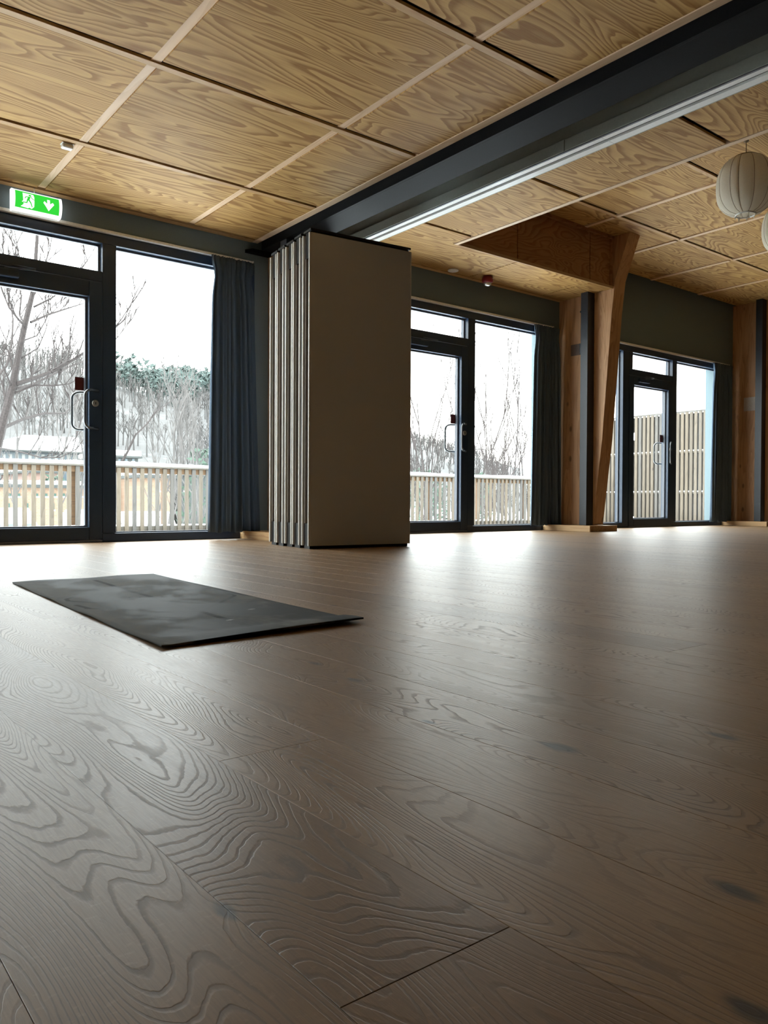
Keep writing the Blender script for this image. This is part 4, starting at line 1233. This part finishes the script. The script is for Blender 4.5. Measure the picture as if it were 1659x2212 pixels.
# evergreen bushes beyond the railing
def evergreen(px, Y, w, h, label, seed, z=None):
    g = random.Random(seed); V_, F_ = [], []
    b = at(px, 1083, Y=Y); b.z = hill_z(b.x, b.y) if z is None else z
    for k in range(420):
        an, el = g.uniform(0, 6.28), g.random()
        r = w * math.sqrt(max(0.02, 1 - (el * 1.05 - 0.15) ** 2)) * g.uniform(0.55, 1.0)
        c = Vector((r * math.cos(an), r * math.sin(an), h * el)); s = len(V_)
        d = Vector((g.uniform(-1, 1), g.uniform(-1, 1), g.uniform(-.3, 1))).normalized() * 0.35; e_ = d.orthogonal().normalized() * 0.13
        for q in (c - e_, c + e_, c + d): V_.append(tuple(q))
        F_.append((s, s + 1, s + 2))
    core = len(V_)
    twig(V_, F_, (0, 0, -0.1), (0, 0, h * .8), 0.12, 0.04, 5)
    o = raw('evergreen_bush', V_, F_, M_evergreen); o.location = b
    return tag(o, label, 'bush')


evergreen(905, 60, 2.8, 5.6, 'dark evergreen bush beside the folded partition edge', 51, -2)
evergreen(941, 62, 1.6, 5.2, 'small evergreen bush left of the middle door handle', 52, -2)
evergreen(1031, 58, 1.7, 5.4, 'evergreen bush just right of the middle door frame', 53, -2)
evergreen(118, 59.5, 1.2, 4.1, 'evergreen bush seen through the railing in the left door pane', 54, -2)
evergreen(186, 60, 1.1, 4.0, 'evergreen bush seen through the railing beside the left door stile', 55, -2)
evergreen(446, 37, 1.5, 4.9, 'evergreen bush poking above the railing beside the left curtain', 56, -2)


# ------------------------------------------------------------------ buildings and vehicles below the terrace
M_brick = None
def brick_mat():
    t = NT('orange_brickwork'); p = t.sep(t.coord())
    b = t.n('TexBrick'); b.inputs['Scale'].default_value = 3.2
    t.set(b.inputs['Vector'], t.xyz(p[0], p[2], 0))
    b.inputs['Color1'].default_value = (0.180, 0.115, 0.080, 1); b.inputs['Color2'].default_value = (0.200, 0.135, 0.098, 1)
    b.inputs['Mortar'].default_value = (0.21, 0.165, 0.12, 1); b.inputs['Mortar Size'].default_value = 0.02
    return t.principled(b.outputs['Color'], 0.85, 0, 0.2)
M_brick = brick_mat()
M_wgreen = plain('dark_green_window', (0.03, 0.06, 0.05), 0.3)
M_pale = plain('pale_cladding', (0.204, 0.210, 0.204), 0.7)
M_bluegl = plain('bluish_glazing', (0.078, 0.099, 0.114), 0.3)
M_greyb = plain('dark_grey_cladding', (0.033, 0.037, 0.036), 0.7)
M_rosy = plain('rosy_render', (0.180, 0.120, 0.100), 0.8)


def building(x0, x1, y0, y1, z0, z1, wall_m, label, wins=(), roof=0.35, win_m=None, over=0.2, name='building'):
    loc = ((x0 + x1) / 2, (y0 + y1) / 2, z0)
    o = empty(name, loc, label=label, cat='building')
    obj('walls', local(B(x0, x1, y0, y1, z0, z1), loc), wall_m, o)
    obj('roof', local(B(x0 - over, x1 + over, y0 - over, y1 + over, z1 + 0.001, z1 + 0.16), loc), M_greyb, o)
    obj('roof_snow', local(B(x0 - over + .05, x1 + over - .05, y0 - over + .05, y1 + over - .05, z1 + 0.161, z1 + 0.16 + roof, ch=0.08), loc), M_snow, o)
    for (a, b, c, d) in wins:
        w = obj('window', local(B(a, b, y0 - 0.05, y0 - 0.001, c, d), loc), win_m or M_wgreen, o)
        obj('window_frame', local(B(a - .06, b + .06, y0 - 0.03, y0 - 0.0005, c - .07, c - .001), loc), M_white, w)
    return o


def X_at(px, Y): return at(px, 1083, Y=Y).x
def Z_at(px, py, Y): return at(px, py, Y=Y).z


Yb = 44.0
gz = -2.7
holes = [(X_at(px, Yb) - .12, X_at(px, Yb) + .12, Z_at(px, 1072, Yb), Z_at(px, 1066, Yb)) for px in (18, 38, 77, 97, 116, 135, 172, 192)]
grw = [(X_at(a, Yb), X_at(b_, Yb), Z_at(a, 1101, Yb), Z_at(a, 1087, Yb)) for a, b_ in ((15, 21), (55, 61), (110, 117), (205, 212))]
building(X_at(-60, Yb), X_at(244, Yb), Yb, Yb + 12, gz, Z_at(100, 1054, Yb), M_brick, 'long orange brick building seen through the railing slats at left', holes + grw, 0.22)
Yc = 41.0
building(X_at(303, Yc), X_at(376, Yc), Yc, Yc + 9, gz, Z_at(340, 1033, Yc), M_brick, 'taller orange brick block seen through the railing beside the left curtain',
         [(X_at(338, Yc), X_at(345, Yc), Z_at(340, 1060, Yc), Z_at(340, 1042, Yc))], 0.25, M_pale)
Yd = 43.0
building(X_at(386, Yd), X_at(470, Yd), Yd, Yd + 8, gz, Z_at(420, 1028, Yd), M_greyb, 'dark grey clad building behind the railing at the left curtain',
         [(X_at(398, Yd), X_at(404, Yd), Z_at(400, 1060, Yd), Z_at(400, 1042, Yd))], 0.2, M_bluegl)
Ye = 82.0
building(X_at(-40, Ye), X_at(222, Ye), Ye, Ye + 14, hill_z(20, Ye) - 1, Z_at(90, 978, Ye), M_bluegl, 'long low white roofed building just above the snow capped railing',
         [(X_at(p, Ye), X_at(p + 7, Ye), Z_at(p, 992, Ye), Z_at(p, 981, Ye)) for p in range(5, 215, 14)], 0.9, M_pale, 0.5)
Yf = 104.0
building(X_at(60, Yf), X_at(160, Yf), Yf, Yf + 12, hill_z(30, Yf) - 1, Z_at(90, 960, Yf), M_pale, 'pale house with snowy roof standing above the long low building',
         [(X_at(p, Yf), X_at(p + 6, Yf), Z_at(p, 968, Yf), Z_at(p, 962, Yf)) for p in (72, 84, 104, 122)], 0.9, M_bluegl, 0.5)
Yg = 66.0
building(X_at(62, Yg), X_at(128, Yg), Yg, Yg + 9, hill_z(25, Yg) - 2, Z_at(90, 1022, Yg), M_rosy, 'rosy rendered house behind the brick building',
         [(X_at(p, Yg), X_at(p + 5, Yg), Z_at(p, 1045, Yg), Z_at(p, 1036, Yg)) for p in (68, 84, 100, 116)], 0.3, M_pale, 0.3)
Yh = 70.0
building(X_at(246, Yh), X_at(298, Yh), Yh, Yh + 9, hill_z(35, Yh) - 2, Z_at(270, 989, Yh), M_greyb, 'grey house just above the railing at the left fixed pane',
         [(X_at(p, Yh), X_at(p + 5, Yh), Z_at(p, 996, Yh), Z_at(p, 991, Yh)) for p in (255, 270, 285)], 0.5, M_bluegl, 0.3)


def van(px0, px1, Y, ztop, label):
    x0, x1 = X_at(px0, Y), X_at(px1, Y); L = x1 - x0; zb = hill_z(x0, Y)
    H = ztop - zb
    loc = ((x0 + x1) / 2, Y + 0.9, zb)
    o = empty('van', loc, label=label, cat='van')
    side = [(x0, zb + 0.35), (x1, zb + 0.35), (x1, zb + 0.55 * H), (x1 - 0.16 * L, zb + 0.92 * H), (x1 - 0.2 * L, ztop), (x0 + 0.05, ztop), (x0, ztop - 0.2)]
    obj('body', local(prism(bmesh.new(), side, 'y', Y, Y + 1.8), loc), M_white, o)
    for f0, f1 in ((0.06, 0.30), (0.36, 0.58), (0.64, 0.84)):
        obj('side_window', local(B(x0 + f0 * L, x0 + f1 * L, Y - 0.02, Y - 0.001, zb + 0.55 * H, zb + 0.80 * H, ch=0.005), loc), M_bluegl, o)
    for f0 in (0.2, 0.8):
        w = lathe(bmesh.new(), [(0.15, -0.13), (0.34, -0.12), (0.36, 0.0), (0.34, 0.10), (0.15, 0.11)], 20)
        wo = obj('wheel', w, M_seal, o); wo.rotation_euler = (PI / 2, 0, 0); wo.location = Vector((x0 + f0 * L, Y + 0.02, zb + 0.36)) - Vector(loc)
        obj('hub_cap', lathe(bmesh.new(), [(0.02, 0.12), (0.19, 0.115), (0.2, 0.1105)], 16), M_alu, wo)
    obj('roof_snow', local(B(x0 + 0.1, x1 - 0.22 * L, Y + 0.05, Y + 1.75, ztop + 0.001, ztop + 0.12, ch=0.05), loc), M_snow, o)
    return o


van(-40, 94, 33.0, Z_at(40, 1104, 33.0), 'white van with a snowy roof parked below the left door pane')
van(160, 228, 34.0, Z_at(190, 1108, 34.0), 'second white van parked behind the left door stile')
van(288, 392, 31.0, Z_at(320, 1112, 31.0), 'white van parked below the left fixed pane')

# lamp post seen above the railing in the centre pane
lp = at(1049, 1083, Y=40); lz = hill_z(lp.x, lp.y)
post = empty('street_lamp', (lp.x, lp.y, lz), label='thin street lamp rising above the railing in the centre pane', cat='street lamp')
zt = Z_at(1049, 972, 40) - lz
obj('pole', tube(bmesh.new(), [(0, 0, 0), (0, 0, zt)], [0.09, 0.06], 8), M_bark_d, post)
obj('lamp_arm', tube(bmesh.new(), [(0, 0, zt), (-1.1, 0.3, zt + 0.05)], 0.04, 6), M_bark_d, post)
obj('lamp_head', local(B(-1.6, -1.05, 0.22, 0.42, zt - 0.02, zt + 0.10, ch=0.02), (0, 0, 0)), M_bark_d, post)
